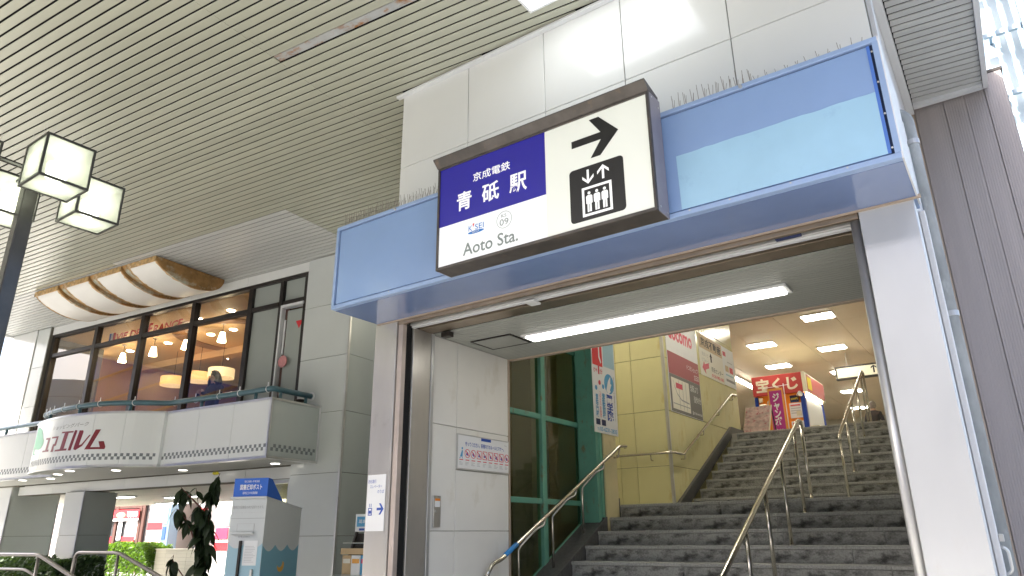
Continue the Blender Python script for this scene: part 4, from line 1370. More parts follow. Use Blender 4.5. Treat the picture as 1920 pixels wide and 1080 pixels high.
part('house_mark', m_, 'ink_black', t)
for (a, b, c, d, mm_) in ((13.68, 13.85, 4.93, 5.02, 'mid_red'), (13.75, 13.95, 4.62, 4.74, 'paper_tan'), (14.0, 14.2, 4.62, 4.74, 'ink_red'), (13.75, 14.2, 4.54, 4.57, 'post_sea_pale'), (13.75, 14.25, 4.42, 4.47, 'ink_grey'), (13.9, 14.2, 4.82, 4.84, 'ink_soft')):
    part('print', MB().box(UX + .0101, UX + .0112, a, b, c, d), mm_, t)

# ------------------------------------------------------------------ handrails
def rail_path(*pts):
    return [Vector(p) for p in pts]


def bend(pts, r=.06, n=5):
    P = [Vector(p) for p in pts]
    out = [P[0]]
    for i in range(1, len(P) - 1):
        a, b, c = P[i - 1], P[i], P[i + 1]
        d1, d2 = (a - b), (c - b)
        k = min(r, d1.length * .45, d2.length * .45)
        p, q = b + d1.normalized() * k, b + d2.normalized() * k
        for j in range(n + 1):
            w = j / n
            out.append(p * (1 - w) ** 2 + b * 2 * w * (1 - w) + q * w ** 2)
    out.append(P[-1])
    return out


# left rail of the lower flight
LX = -4.21
t = thing('stair_handrail', 'stainless handrail with blue tape along the glazed green screen', 'handrail', (LX, 7, 0))


def lz(y):
    return 1.31 + (y - 5.72) * .487


rp = bend([(-4.27, 5.60, 1.12), (LX, 5.58, 1.22), (LX, 5.66, 1.31), (LX, 5.8, 1.345), (LX, 8.42, 2.64), (LX, 8.62, 2.66), (-4.27, 8.70, 2.655)], .05)
part('rail', MB().tube(rp, .021, 12), 'tube_steel', t, True)
part('tape', MB().tube([(LX, 5.86, lz(5.86)), (LX, 6.06, lz(6.06))], .0235, 12), 'tape_blue', t, True)
part('wall_flange', MB().disc((-4.299, 5.60, 1.12), YA, ZA, .04, 16, .012), 'tube_steel', t)
for y in (6.42, 7.10, 7.80):
    zt = lz(y + .16)
    zb = .66 + (y - 6.0) * .512
    part('post', MB().tube(bend([(-4.44, y, zb - .02), (-4.44, y, zt - .30), (-4.30, y + .12, zt - .11), (LX - .01, y + .16, zt - .07), (LX, y + .16, zt - .015)], .03), .015, 10), 'tube_steel', t, True)
part('bracket', MB().tube(bend([(-4.30, 8.42, 2.50), (-4.24, 8.42, 2.50), (LX, 8.42, 2.62)], .03), .011, 8), 'tube_steel', t, True)

# centre rails
MX = -2.03


def centre_rail(label, x, y0, z0, y1, z1, slope_y, posts, foot):
    t = thing('centre_handrail', label, 'handrail', (x, y0, foot(y0)))
    p = bend([(x, y0 - .02, z0 - .06), (x, y0, z0), (x, y1, z1), (x, y1 + .12, z1 + .0), (x, y1 + .14, z1 - .10)], .06)
    part('rail', MB().tube(p, .024, 12), 'tube_steel', t, True)
    for y in posts:
        z = z0 + (z1 - z0) * (y - y0) / (y1 - y0)
        part('post', MB().tube([(x, y, foot(y)), (x, y, min(z, z1) - .01)], .019, 10), 'tube_steel', t, True)
        part('flange', MB().disc((x, y, foot(y)), XA, YA, .04, 14, .008), 'tube_steel', t)
    return t


def foot1(y):
    k = math.floor((y - (8.53 - 11 * .32)) / .32) + 1
    return .16 * max(0, min(12, k))


def foot2(y):
    k = math.floor((y - 11.06) / .31) + 1
    return 1.92 + .16 * max(0, min(9, k))


centre_rail('stainless centre handrail with paired slim posts on the lower stair flight', MX, 5.62, 1.22, 8.72, 2.80, .5, (5.72, 6.35, 7.05, 7.75, 8.45, 8.84), foot1)
centre_rail('farther stainless centre handrail on the upper stair flight', MX, 11.0, 2.86, 13.95, 4.32, .5, (11.0, 11.7, 12.4, 13.1, 13.75, 14.07), foot2)
# rail along the yellow walls
t = thing('wall_handrail', 'stainless wall handrail turning the corner of the yellow wall', 'handrail', (-4.4, 11, 1.92))
wp = bend([(-5.9, 10.57, 2.76), (-4.37, 10.57, 2.76), (-4.37, 10.98, 2.76), (-4.37, 13.72, 4.14), (-4.37, 14.05, 4.16), (-4.43, 14.12, 4.16)], .06)
part('rail', MB().tube(wp, .021, 12), 'tube_steel', t, True)
for p, q in (((-4.75, 10.645, 2.66), (-4.75, 10.57, 2.745)), ((-5.5, 10.645, 2.66), (-5.5, 10.57, 2.745))):
    part('bracket', MB().tube(bend([p, (p[0], q[1] + .01, p[2]), q], .02), .01, 8), 'tube_steel', t, True)
for y in (11.05, 12.0, 12.9, 13.8):
    z = 2.76 + max(0, min(13.72, y) - 10.98) * .5036
    part('bracket', MB().tube(bend([(-4.445, y, z - .10), (-4.38, y, z - .10), (-4.37, y, z - .015)], .02), .01, 8), 'tube_steel', t, True)

# ------------------------------------------------------------------ right-hand side: pipe, brown wall, far building
t = thing('downpipe', 'stained grey downpipe running up beside the pale pillar', 'pipe', (-.13, 5.9, 0))
part('pipe', MB().tube(bend([(-.185, 5.75, 0), (-.185, 5.75, 4.66), (-.30, 5.75, 4.74)], .08), .036, 16), 'pipe_dirty', t, True)
for z in (1.2, 3.0, 4.4):
    part('clamp', MB().tube([(-.185, 5.75, z), (-.185, 5.75, z + .04)], .042, 16), 'alu', t)
    part('clamp_arm', MB().box(-.262, -.222, 5.735, 5.765, z + .005, z + .03), 'alu', t)
t = thing('corner_trim', 'white aluminium cover strip standing along the pale pillar edge', 'trim', (-.2, 4.7, 0))
part('strip', MB().box(-.203, -.17, 4.60, 4.68, 0, 3.39, .004), 'trim_white', t)
part('strip', MB().box(-.262, -.215, 4.75, 4.90, 0, 5.9, .004), 'trim_white', t)
part('latch', MB().box(-.17, -.145, 4.62, 4.66, 1.5, 1.54, .004), 'chrome', t)
part('latch', MB().tube(bend([(-.168, 4.64, 1.48), (-.14, 4.64, 1.46), (-.14, 4.64, 1.36), (-.168, 4.64, 1.34)], .02), .008, 8), 'chrome', t, True)

bwt = thing('brown_metal_wall', 'tall brown ribbed metal wall below the canopy strip', 'wall', (.2, 8.2, 0))
part('core', MB().box(-.24, .655, 8.13, 8.3, 0, 6.15), 'brown_wall', bwt)
part('cap', MB().box(-.25, .67, 8.09, 8.32, 6.15, 6.19, .004), 'frame_dark', bwt)
_bm = {}
xs = [-.19, .09, .285, .47, .655]
for i, (a, b) in enumerate(zip(xs[:-1], xs[1:])):
    w = b - a
    mb = MB()
    prof = [(0, .012)]
    nr = max(2, int(w / .022))
    for k in range(nr):
        x = .004 + (w - .008) * k / nr
        d = (w - .008) / nr
        prof += [(x, .004), (x + d * .72, .004), (x + d * .80, .0075), (x + d * .92, .0075)]
    prof += [(w - .003, .004), (w, .012), (w, .03), (0, .03)]
    yo = 8.10 - (.010 if i % 2 else 0.0)
    mb.prism([(a + p, yo + q) for p, q in prof], 0, 6.148, 'xy')
    part('metal_panel', mb, 'brown_wall', bwt)
part('edge_post', MB().box(-.235, -.195, 8.07, 8.12, 0, 6.148), 'trim_tan', bwt)

fb = thing('white_building', 'pale bluish building with thin vertical fins beyond the brown wall', 'building', (4, 15, 0))
part('wall', MB().box(.6, 9, 15, 20, 0, 26), 'far_white', fb)
for i in range(14):
    x = 1.0 + i * .20
    part('fin', MB().box(x, x + .05, 14.55, 14.62, 2, 24), 'far_fin', fb)
for i in range(7):
    z = 6.6 + i * 1.35
    part('fin_rail', MB().box(.8, 6.5, 14.66, 14.74, z, z + .09), 'far_white', fb)
    for x in (1.15, 2.15, 3.15):
        part('bracket', MB().box(x, x + .05, 14.74, 14.999, z + .02, z + .07), 'far_fin', fb)
part('down_pipe', MB().tube([(1.75, 14.5, 0), (1.75, 14.5, 25)], .07, 12), 'far_white', fb, True)

# ================================================================== SHOPPING BUILDING (shop frame)
sh = thing('shopping_building', 'pale panelled shopping building with cafe windows and curved balcony', 'building', (-12, 8.5, 0), A_SHOP)
WN = 8.07
# upper mass and slabs
part('upper_storey', MB().box(-17.6, -7.45, 8.3, 18, 6.05, 12.5), 'panel_shop', sh)
part('floor_slab', MB().box(-17.4, -7.47, 8.14, 14.0, 2.66, 3.35), 'soffit_plaster', sh)
# head band over the windows
hb_ = part('head_band', MB().box(-16.2, -8.47, 8.03, 8.2, 5.80, 6.04), 'joint', sh)
tx = [-16.2, -14.65, -13.1, -11.55, -10.0, -8.47]
for a, b in zip(tx[:-1], tx[1:]):
    piece('band_panel', unit_panel('panel_white', b - a - .006, .02, .17, .003), hb_, (a, 8.008, 5.825))
# window frames
MT = [-16.15, -14.56, -13.0, -11.46, -9.9, -9.13, -8.53]
wf = part('window_frame', MB().box(-16.2, -8.47, 8.02, 8.14, 5.765, 5.822, .004), 'frame_dark', sh)
for i, a in enumerate(MT):
    w = .055 if i != 5 else .04
    part('mullion', MB().box(a - w, a + w, 8.02, 8.14, 3.35, 5.764, .004), 'frame_dark', wf)
for i, (a, b) in enumerate(zip(MT[:-1], MT[1:])):
    part('transom', MB().box(a + .055, b - .055, 8.025, 8.135, 5.31, 5.39, .004), 'frame_dark', wf)
    g = 'glass_cafe' if i < 4 else 'film_grey'
    part('pane', MB().box(a + .055, b - .055, 8.075, 8.083, 5.39, 5.766), g, wf)
    if i < 5:
        part('pane', MB().box(a + .055, b - .055, 8.075, 8.083, 3.36, 5.31), g, wf)
# service door in the last bay, ajar
dr = part('service_door', MB().box(-8.95, -8.56, 8.045, 8.07, 3.42, 5.20, .003), 'film_grey', sh)
for b in ((-9.09, -9.055, 8.0, 8.13, 3.36, 5.305), (-9.055, -8.56, 8.0, 8.13, 5.26, 5.305)):
    part('door_frame', MB().box(*b, .003), 'trim_white', dr)
part('door_gap', MB().box(-9.05, -8.955, 8.09, 8.12, 3.4, 5.25), 'shop_brown', dr)
part('blind_cord', MB().box(-9.03, -9.0, 8.06, 8.075, 4.45, 5.05), 'paper', dr)
m_ = MB()
m_.flat([(-8.735, 4.985), (-8.65, 4.845), (-8.565, 4.985)], (0, 8.043, 0), XA, ZA, .002)
part('rescue_mark', m_, 'red_print', dr, label='red triangle sticker')
part('round_marker', MB().disc((-8.90, 7.985, 4.30), XA, ZA, .098, 28, -.012), 'pink_disc', dr, label='faded pink round plate on the door edge')

# piers faced with large panels
pz = [0.0, .70, 1.58, 2.461, 3.366, 4.242, 5.12, 5.99]
pi = part('pier', MB().box(-8.468, -7.472, 7.992, 11.0, 0, 6.03), 'joint', sh)
for a, b in ((-8.47, -7.475),):
    for z0, z1 in zip(pz[:-1], pz[1:]):
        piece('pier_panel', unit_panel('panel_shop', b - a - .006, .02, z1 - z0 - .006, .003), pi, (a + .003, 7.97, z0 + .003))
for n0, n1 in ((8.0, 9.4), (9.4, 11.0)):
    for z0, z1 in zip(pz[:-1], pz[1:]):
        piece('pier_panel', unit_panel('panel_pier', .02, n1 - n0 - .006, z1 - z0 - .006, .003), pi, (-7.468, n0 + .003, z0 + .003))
part('chrome_corner', MB().box(-7.474, -7.440, 7.955, 7.998, 0, 5.98, .004), 'chrome', pi)
lp_ = part('pier', MB().box(-17.7, -16.21, 7.972, 9.2, 2.6, 6.03), 'joint', sh)
for z0, z1 in zip([3.38, 4.25, 5.11], [4.25, 5.11, 5.99]):
    piece('pier_panel', unit_panel('panel_shop', .47, .02, z1 - z0 - .006, .003), lp_, (-16.69, 7.95, z0 + .003))
    piece('pier_panel', unit_panel('panel_white', .98, .02, z1 - z0 - .006, .003), lp_, (-17.68, 7.93, z0 + .003))

# ------------------------------------------------------------------ balcony
CT = [-13.22, -13.05, -12.6, -12.1, -11.6, -11.1, -10.6, -10.25]
CN = [6.615, 6.545, 6.43, 6.365, 6.36, 6.44, 6.68, 6.95]


def ncurve(t):
    # smooth (Catmull-Rom) interpolation of the bulge
    if t <= CT[0]:
        return CN[0]
    if t >= CT[-1]:
        return CN[-1]
    for i in range(len(CT) - 1):
        if CT[i] <= t <= CT[i + 1]:
            w = (t - CT[i]) / (CT[i + 1] - CT[i])
            p0, p1, p2, p3 = CN[max(i - 1, 0)], CN[i], CN[i + 1], CN[min(i + 2, len(CN) - 1)]
            return .5 * (2 * p1 + (p2 - p0) * w + (2 * p0 - 5 * p1 + 4 * p2 - p3) * w * w + (3 * p1 - p0 - 3 * p2 + p3) * w ** 3)


BZ0, BZ1, BN, BT1 = 2.62, 3.46, 7.0, -7.93
bal = part('balcony', MB().box(-10.25, BT1 - .022, BN + .022, BN + .12, BZ0 + .01, BZ1 - .02), 'joint', sh)
SJ = [-10.25, -9.48, -8.71, BT1]
for a, b in zip(SJ[:-1], SJ[1:]):
    piece('parapet_panel', unit_panel('panel_par', b - a - .005, .02, BZ1 - BZ0 - .05, .002), bal, (a + .0025, BN, BZ0 + .02))
piece('parapet_panel', unit_panel('panel_pier', .02, 7.955 - BN - .03, BZ1 - BZ0 - .05, .002), bal, (BT1 - .02, BN + .025, BZ0 + .02))


def strip(t0, t1, z0, z1, off, th, seg=None):
    """strip following the bulge, front face at n = ncurve - off"""
    m = MB()
    n = seg or max(2, int((t1 - t0) / .06))
    vs, fs = [], []
    for i in range(n + 1):
        tt = t0 + (t1 - t0) * i / n
        nn = ncurve(tt) - off
        vs += [(tt, nn, z0), (tt, nn, z1), (tt, nn + th, z1), (tt, nn + th, z0)]
    for i in range(n):
        a, b = i * 4, i * 4 + 4
        for j in range(4):
            fs.append((a + j, a + (j + 1) % 4, b + (j + 1) % 4, b + j))
    fs += [(3, 2, 1, 0), (n * 4, n * 4 + 1, n * 4 + 2, n * 4 + 3)]
    m.add(vs, [f[::-1] for f in fs])
    return m


cj = [-13.22, -12.62, -11.95, -11.2, -10.72, -10.25]
for a, b in zip(cj[:-1], cj[1:]):
    part('parapet_panel', strip(a + .0025, b - .0025, BZ0 + .02, BZ1 - .03, 0, .02), 'panel_par', bal, smooth=False)
part('parapet_core', strip(-13.2, -10.26, BZ0 + .01, BZ1 - .02, -.023, .1), 'joint', bal)
for nm_, z0, z1, o_ in (('cap_strip', BZ1 - .03, BZ1, .012), ('drip_strip', BZ0 - .012, BZ0 + .018, .01)):
    part(nm_, strip(-13.23, -10.245, z0, z1, o_, .15), 'chrome', bal)
    part(nm_, MB().box(-10.24, BT1 + .012, BN - .012, BN + .13, z0, z1), 'chrome', bal)
    part(nm_, MB().box(BT1 - .11, BT1 + .012, BN + .131, 7.955, z0, z1), 'chrome', bal)
part('corner_strip', MB().box(BT1 - .018, BT1 + .010, BN - .010, BN + .022, BZ0 + .019, BZ1 - .031), 'chrome', bal)
part('corner_strip', MB().box(BT1 - .02, BT1 + .014, 7.94, 7.966, BZ0 - .02, BZ1 + .02), 'trim_white', bal)
part('return_panel', MB().box(-10.252, -10.240, 6.945, 7.03, BZ0 + .02, BZ1 - .03), 'panel_par', bal)
part('return_panel', MB().box(-13.24, -13.22, 6.63, 7.06, BZ0 + .02, BZ1 - .03), 'panel_par', bal)
for a, b in ((-14.3, -13.24), (-15.36, -14.3), (-16.42, -15.36), (-17.5, -16.42)):
    piece('parapet_panel', unit_panel('panel_par', b - a - .005, .02, BZ1 - BZ0 - .05, .002), bal, (a + .0025, 7.02, BZ0 + .02))
part('cap_strip', MB().box(-17.5, -13.225, 7.008, 7.13, BZ1 - .03, BZ1), 'chrome', bal)
part('drip_strip', MB().box(-17.5, -13.225, 7.008, 7.13, BZ0 - .012, BZ0 + .018), 'chrome', bal)
# deck and soffit
deck = MB()
ds = 40
vs = [(-17.5, 7.04), (-13.24, 7.04), (-13.2, 6.72)] + [(-13.2 + 2.95 * i / ds, ncurve(-13.2 + 2.95 * i / ds) + .015) for i in range(1, ds + 1)] + [(-10.25, BN + .03), (BT1 - .02, BN + .03), (BT1 - .02, 8.02), (-17.5, 8.02)]
deck.prism(vs, BZ0 + .004, BZ0 + .06, 'xy')
part('balcony_soffit', deck, 'soffit_plaster', bal)
deck = MB()
deck.prism(vs, BZ0 + .4, BZ0 + .5, 'xy')
part('balcony_floor', deck, 'soffit_plaster', bal)
# printed chequer band
ck = MB()
q = .0475
for r_ in range(2):
    z0 = 2.715 + r_ * q
    k = 0
    tt = -13.15
    while tt < -10.3:
        dq = q / math.sqrt(1 + ((ncurve(tt + .02) - ncurve(tt)) / .02) ** 2)
        if k % 2 == r_:
            s_ = strip(tt, tt + dq, z0, z0 + q, .0016, .001, 1)
            ck.add(s_.v, s_.f)
        tt += dq
        k += 1
    tt = -10.24
    while tt < BT1 - .06:
        if k % 2 == r_:
            ck.box(tt, tt + q, BN - .0012, BN - .0002, z0, z0 + q)
        tt += q
        k += 1
    tt = -17.4
    while tt < -13.4:
        if k % 2 == r_:
            ck.box(tt, tt + q, 7.0188, 7.0198, z0, z0 + q)
        tt += q
        k += 1
    nn = BN + .06
    k = 0
    while nn < 7.9:
        if k % 2 == r_:
            ck.box(BT1 + .0002, BT1 + .0012, nn, nn + q, z0, z0 + q)
        nn += q
        k += 1
part('chequer_print', ck, 'check_grey', bal, kind='stuff')
# logo and lettering on the bulge
LOGO = {
    'yu': [(-12.471, 3.141), (-12.295, 3.134), (-12.334, 2.941), (-12.286, 2.941), (-12.281, 2.911), (-12.523, 2.916), (-12.523, 2.943), (-12.419, 2.939), (-12.381, 3.106), (-12.476, 3.113)],
    'a': [(-12.242, 3.141), (-12.022, 3.136), (-12.052, 2.99), (-12.117, 2.979), (-12.114, 2.896), (-12.203, 2.897), (-12.162, 3.015), (-12.113, 3.022), (-12.082, 3.11), (-12.243, 3.113)],
    'e': [(-11.934, 3.197), (-11.619, 3.187), (-11.625, 3.164), (-11.745, 3.165), (-11.799, 2.923), (-11.714, 2.921), (-11.717, 2.89), (-12.063, 2.895), (-12.055, 2.921), (-11.912, 2.922), (-11.853, 3.17), (-11.946, 3.173)],
    'r1': [(-11.585, 3.199), (-11.534, 3.191), (-11.536, 3.158), (-11.61, 2.883), (-11.682, 2.888), (-11.604, 3.162)],
    'r2': [(-11.478, 3.186), (-11.395, 3.182), (-11.381, 3.157), (-11.432, 2.955), (-11.376, 2.967), (-11.245, 3.104), (-11.218, 3.102), (-11.357, 2.939), (-11.493, 2.881), (-11.547, 2.899), (-11.542, 2.941)],
    'mu': [(-11.142, 3.181), (-11.051, 3.18), (-11.184, 2.911), (-11.023, 2.908), (-11.06, 2.997), (-10.976, 2.998), (-10.938, 2.913), (-10.945, 2.876), (-11.299, 2.881), (-11.246, 2.964)],
    'tree': [(-12.999, 3.37), (-12.763, 3.305), (-12.656, 3.194), (-12.569, 3.104), (-12.576, 3.04), (-12.647, 2.989), (-12.802, 2.979), (-12.955, 3.001), (-12.941, 3.025), (-13.007, 3.023), (-13.013, 2.932), (-12.874, 2.908), (-13.128, 2.92), (-13.064, 2.932), (-13.061, 3.003), (-13.145, 3.0), (-13.177, 3.043), (-13.168, 3.177), (-13.122, 3.258), (-13.089, 3.332)]}
mat('logo_maroon', (0.22, 0.025, 0.03), 0.3)
mat('logo_green', (0.30, 0.72, 0.45), 0.4)


def curve_print(poly, m, nm_):
    bm = bmesh.new()
    vs_ = [bm.verts.new((a, 0, b)) for a, b in poly]
    for tri in tessellate_polygon([[Vector((a, b, 0)) for a, b in poly]]):
        try:
            bm.faces.new([vs_[i] for i in tri])
        except ValueError:
            pass
    for _ in range(3):
        bmesh.ops.subdivide_edges(bm, edges=[e for e in bm.edges if e.calc_length() > .06], cuts=1)
        bmesh.ops.triangulate(bm, faces=bm.faces[:])
    bm.verts.index_update()
    mb = MB()
    mb.add([(v.co.x, ncurve(v.co.x) - .003, v.co.z) for v in bm.verts], [[v.index for v in f.verts] for f in bm.faces])
    bm.free()
    part(nm_, mb, m, bal)


for k_, v_ in LOGO.items():
    curve_print(v_, 'logo_green' if k_ == 'tree' else 'logo_maroon', 'tree_logo' if k_ == 'tree' else 'logo_letter')
gv, gf, gw, gh = glyphs('ショッピングパーク', 0.0, .2)
mb = MB()
mb.add([(-12.28 + a * .98, ncurve(-12.28 + a * .98) - .003, 3.245 + b * .068) for a, b in gv], gf)
part('lettering', mb, 'slate_print', bal)
# downlights in the balcony soffit
for (tt, nn) in ((-12.12, 6.69), (-12.9, 6.93), (-13.87, 7.34), (-11.43, 7.04), (-10.56, 7.63), (-8.52, 7.71), (-14.69, 7.28)):
    part('downlight', MB().disc((tt, nn, BZ0 + .0035), XA, YA, .085, 20, -.006), 'lamp_frame', bal)
    part('downlight', MB().disc((tt, nn, BZ0 - .003), XA, YA, .065, 20, -.003), 'lamp_soft', bal)

# teal railing
rl = thing('balcony_railing', 'dark teal tube railing with white cable ties along the balcony', 'railing', (-11, 7, BZ1), A_SHOP)
rpts = [(-17.4, 7.1, 3.60), (-13.5, 7.06, 3.60)] + [(-13.15 + 2.9 * i / 24, ncurve(-13.15 + 2.9 * i / 24) + .08, 3.60) for i in range(25)] + [(-10.0, 7.02, 3.60), (-9, 7.06, 3.60), (BT1 - .06, 7.06, 3.60), (BT1 - .06, 7.80, 3.60)]
rp2 = rpts[:-2] + bend(rpts[-3:], .06)[1:]
part('top_tube', MB().tube(rp2, .042, 14), 'teal_paint', rl, True)
part('end_flange', MB().disc((BT1 - .06, 7.80, 3.60), XA, ZA, .065, 18, -.015), 'trim_white', rl)
for tt in (-15.2, -13.7, -12.75, -11.7, -10.75, -9.55, -8.35):
    nn = ncurve(tt) + .08 if -13.2 < tt < -10.3 else 7.065
    part('post', MB().tube([(tt, nn, BZ1), (tt, nn, 3.57)], .025, 10), 'teal_paint', rl, True)
for nn in (7.2, 7.7):
    part('post', MB().tube([(BT1 - .06, nn, BZ1), (BT1 - .06, nn, 3.57)], .025, 10), 'teal_paint', rl, True)
for tt in (-13.05, -12.85, -12.6, -12.2, -11.75, -11.25, -10.7, -10.2, -9.7, -9.15, -8.7, -8.1):
    nn = ncurve(tt) + .08 if -13.2 < tt < -10.3 else 7.06
    part('cable_tie', MB().tube([(tt, nn + .045 * math.cos(a), 3.60 + .045 * math.sin(a)) for a in [i * .524 for i in range(12)]], .006, 5, closed=True), 'paper', rl)
    part('tie_tail', MB().box(tt - .006, tt + .010, nn - .012, nn - .008, 3.64, 3.70), 'paper', rl)
t = thing('black_spotlight', 'small black round lamp sitting on the balcony end', 'lamp', (-8.12, 7.72, BZ1), A_SHOP)
part('foot', MB().tube([(-8.12, 7.72, BZ1), (-8.12, 7.72, BZ1 + .05)], .05, 14), 'frame_dark', t)
part('head', MB().tube([(-8.12, 7.72, BZ1 + .05), (-8.12, 7.72, BZ1 + .08), (-8.12, 7.72, BZ1 + .085)], [.06, .09, .085], 16), 'frame_dark', t)
part('cable', MB().tube([(-8.08, 7.76, BZ1 + .04), (-8.02, 7.82, BZ1 + .02), (-7.98, 7.9, BZ1 + .01)], .008, 6), 'frame_dark', t)

# ------------------------------------------------------------------ ground floor under the balcony
bm_ = part('beam', MB().box(-16.4, -8.47, 8.125, 8.4, 2.43, 2.645), 'joint', sh)
bt = [-16.4, -15.2, -14.0, -12.8, -11.6, -10.4, -9.62, -8.475]
for a, b in zip(bt[:-1], bt[1:]):
    piece('beam_panel', unit_panel('panel_white', b - a - .006, .02, .18, .003), bm_, (a + .003, 8.103, 2.433))
g1 = part('pillar', MB().box(-14.47, -13.88, 8.02, 8.61, 0, 2.43), 'joint', sh)
for z0, z1 in ((.5, 1.645), (1.645, 2.425)):
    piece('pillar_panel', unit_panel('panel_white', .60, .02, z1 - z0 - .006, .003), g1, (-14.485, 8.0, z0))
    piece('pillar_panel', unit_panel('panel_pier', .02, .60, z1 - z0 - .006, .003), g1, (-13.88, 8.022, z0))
part('chrome_corner', MB().box(-13.882, -13.852, 7.995, 8.022, .5, 2.425), 'chrome', g1)
part('chrome_corner', MB().box(-13.88, -13.858, 8.622, 8.645, .5, 2.425), 'chrome', g1)
g2 = part('pillar', MB().box(-17.6, -16.49, 8.02, 8.97, 0, 2.62), 'joint', sh)
for z0, z1 in ((.5, 1.645), (1.645, 2.615)):
    piece('pillar_panel', unit_panel('panel_white', 1.1, .02, z1 - z0 - .006, .003), g2, (-17.59, 8.0, z0))
    piece('pillar_panel', unit_panel('panel_shop', .02, .94, z1 - z0 - .006, .003), g2, (-16.49, 8.022, z0))
part('chrome_corner', MB().box(-16.492, -16.462, 7.995, 8.022, .5, 2.615), 'chrome', g2)
part('chrome_corner', MB().box(-16.49, -16.468, 8.965, 8.99, .5, 2.615), 'chrome', g2)
pc = part('passage_ceiling', MB().box(-20.6, -8.5, 8.41, 13.0, 2.50, 2.64), 'soffit_plaster', sh)
nn = 8.42
while nn < 12.95:
    slat(pc, -20.6, -8.5, nn, nn + .094, 2.475, 'tile_cream', .015, 'ceiling_board')
    nn += .1
for (tt, nn) in ((-15.9, 9.9), (-14.65, 10.7), (-17.4, 12.4)):
    part('lamp', MB().box(tt - .6, tt + .6, nn - .12, nn + .12, 2.445, 2.474, .004), 'lamp_frame', pc)
    part('lamp', MB().box(tt - .55, tt + .55, nn - .09, nn + .09, 2.438, 2.4445), 'lamp_cool', pc)
# entrance beside the big pier
en = part('entrance_wall', MB().box(-9.62, -8.475, 8.11, 8.2, 2.40, 2.425), 'panel_shop', sh)
part('entrance_frame', MB().box(-8.63, -8.575, 8.10, 8.2, 0, 2.40, .003), 'chrome', en)
part('entrance_frame', MB().box(-9.62, -8.63, 8.10, 8.2, 2.36, 2.40, .003), 'chrome', en)
part('entrance_frame', MB().box(-9.68, -9.62, 8.10, 8.2, 0, 2.40, .003), 'chrome', en)
part('door_glass', MB().box(-9.62, -8.63, 8.14, 8.15, 0, 2.36), 'glass_lift', en)
part('entrance_side', MB().box(-8.575, -8.475, 8.08, 8.2, 0, 2.40), 'panel_shop', en)
part('lobby_wall', MB().box(-9.8, -8.5, 9.6, 9.7, 0, 2.45), 'panel_pier', en)

# ------------------------------------------------------------------ cafe behind the windows
cf = part('cafe_room', MB().box(-17.0, -8.3, 15.0, 15.1, 3.35, 5.8), 'cafe_wall', sh)
part('cafe_ceiling', MB().box(-17.2, -8.3, 8.16, 15.1, 5.76, 5.80), 'cafe_ceiling', cf)
part('cafe_side', MB().box(-17.2, -17.1, 8.2, 15.1, 3.35, 5.76), 'cafe_wall', cf)
part('cafe_side', MB().box(-9.86, -9.78, 8.2, 15.1, 3.35, 5.76), 'cafe_wall', cf)
part('cafe_floor', MB().box(-17.2, -8.3, 8.16, 15.1, 3.352, 3.37), 'cafe_wood', cf)
part('ceiling_bulkhead', MB().box(-17.0, -9.9, 10.6, 10.9, 5.60, 5.758), 'cafe_ceiling', cf)
arc = MB()
arc.disc((-12.6, 10.2, 5.745), XA, YA, 1.5, 40, .012, 1.15)
part('ceiling_arc', arc, 'cafe_wood', cf)
part('partition', MB().box(-10.45, -9.9, 9.0, 9.08, 3.37, 5.3), 'mid_red', cf)
for tt in (-16.2, -14.4, -12.6, -10.9):
    part('counter', MB().box(tt - .7, tt + .7, 9.4, 9.9, 4.02, 4.07, .005), 'cafe_wood', cf)
    part('counter_leg', MB().box(tt - .05, tt + .05, 9.6, 9.7, 3.37, 4.02), 'frame_dark', cf)
for (tt, nn) in ((-11.25, 8.69), (-12.3, 9.62), (-13.03, 9.63), (-14.44, 9.6), (-15.83, 9.59), (-14.54, 11.25), (-16.56, 11.23), (-12.26, 8.73), (-12.5, 12.9), (-14.5, 13.2)):
    part('downlight', MB().disc((tt, nn, 5.757), XA, YA, .075, 18, -.004), 'lamp_spot', cf)
wl = ('first', 'second', 'third', 'fourth', 'fifth')
for i, tt in enumerate((-16.45, -15.43, -14.32, -13.22, -12.08)):
    c = thing('cone_pendant_lamp', '%s small lit cone pendant lamp in the cafe counted from the street end' % wl[i], 'lamp', (tt, 9.2, 5.35), A_SHOP, 'cone pendant lamps in the cafe')
    part('cord', MB().tube([(tt, 9.2, 5.56), (tt, 9.2, 5.758)], .006, 6), 'frame_dark', c)
    part('canopy', MB().tube([(tt, 9.2, 5.735), (tt, 9.2, 5.758)], .05, 14), 'alu', c)
    part('shade', MB().tube([(tt, 9.2, 5.36), (tt, 9.2, 5.56)], [.085, .045], 18), 'lamp_warm', c, True)
for i, (tt, m, lab) in enumerate(((-13.26, 'lamp_drum_pale', 'pale lit drum lamp hanging behind the dark-haired cafe guest'), (-14.03, 'lamp_drum', 'middle amber drum lamp of three in the cafe'), (-14.92, 'lamp_drum', 'amber drum lamp farthest from the guest in the cafe'))):
    c = thing('drum_pendant_lamp', lab, 'lamp', (tt, 10.2, 4.9), A_SHOP, 'drum pendant lamps in the cafe')
    part('cord', MB().tube([(tt, 10.2, 5.14), (tt, 10.2, 5.758)], .006, 6), 'frame_dark', c)
    m_ = MB()
    m_.tube([(tt, 10.2, 4.93), (tt, 10.2, 5.13)], .28, 32, cap=False)
    part('shade', m_, m, c, True)
    part('diffuser', MB().disc((tt, 10.2, 4.93), XA, YA, .27, 32, .004), 'lamp_drum_pale', c)
person('person', 'dark-haired guest in black sitting behind the cafe window', (-12.02, 9.12, 3.40), A_SHOP, True, 'jacket_dark', 'trousers', 'hair_dark', long_hair=True, s=1.0)
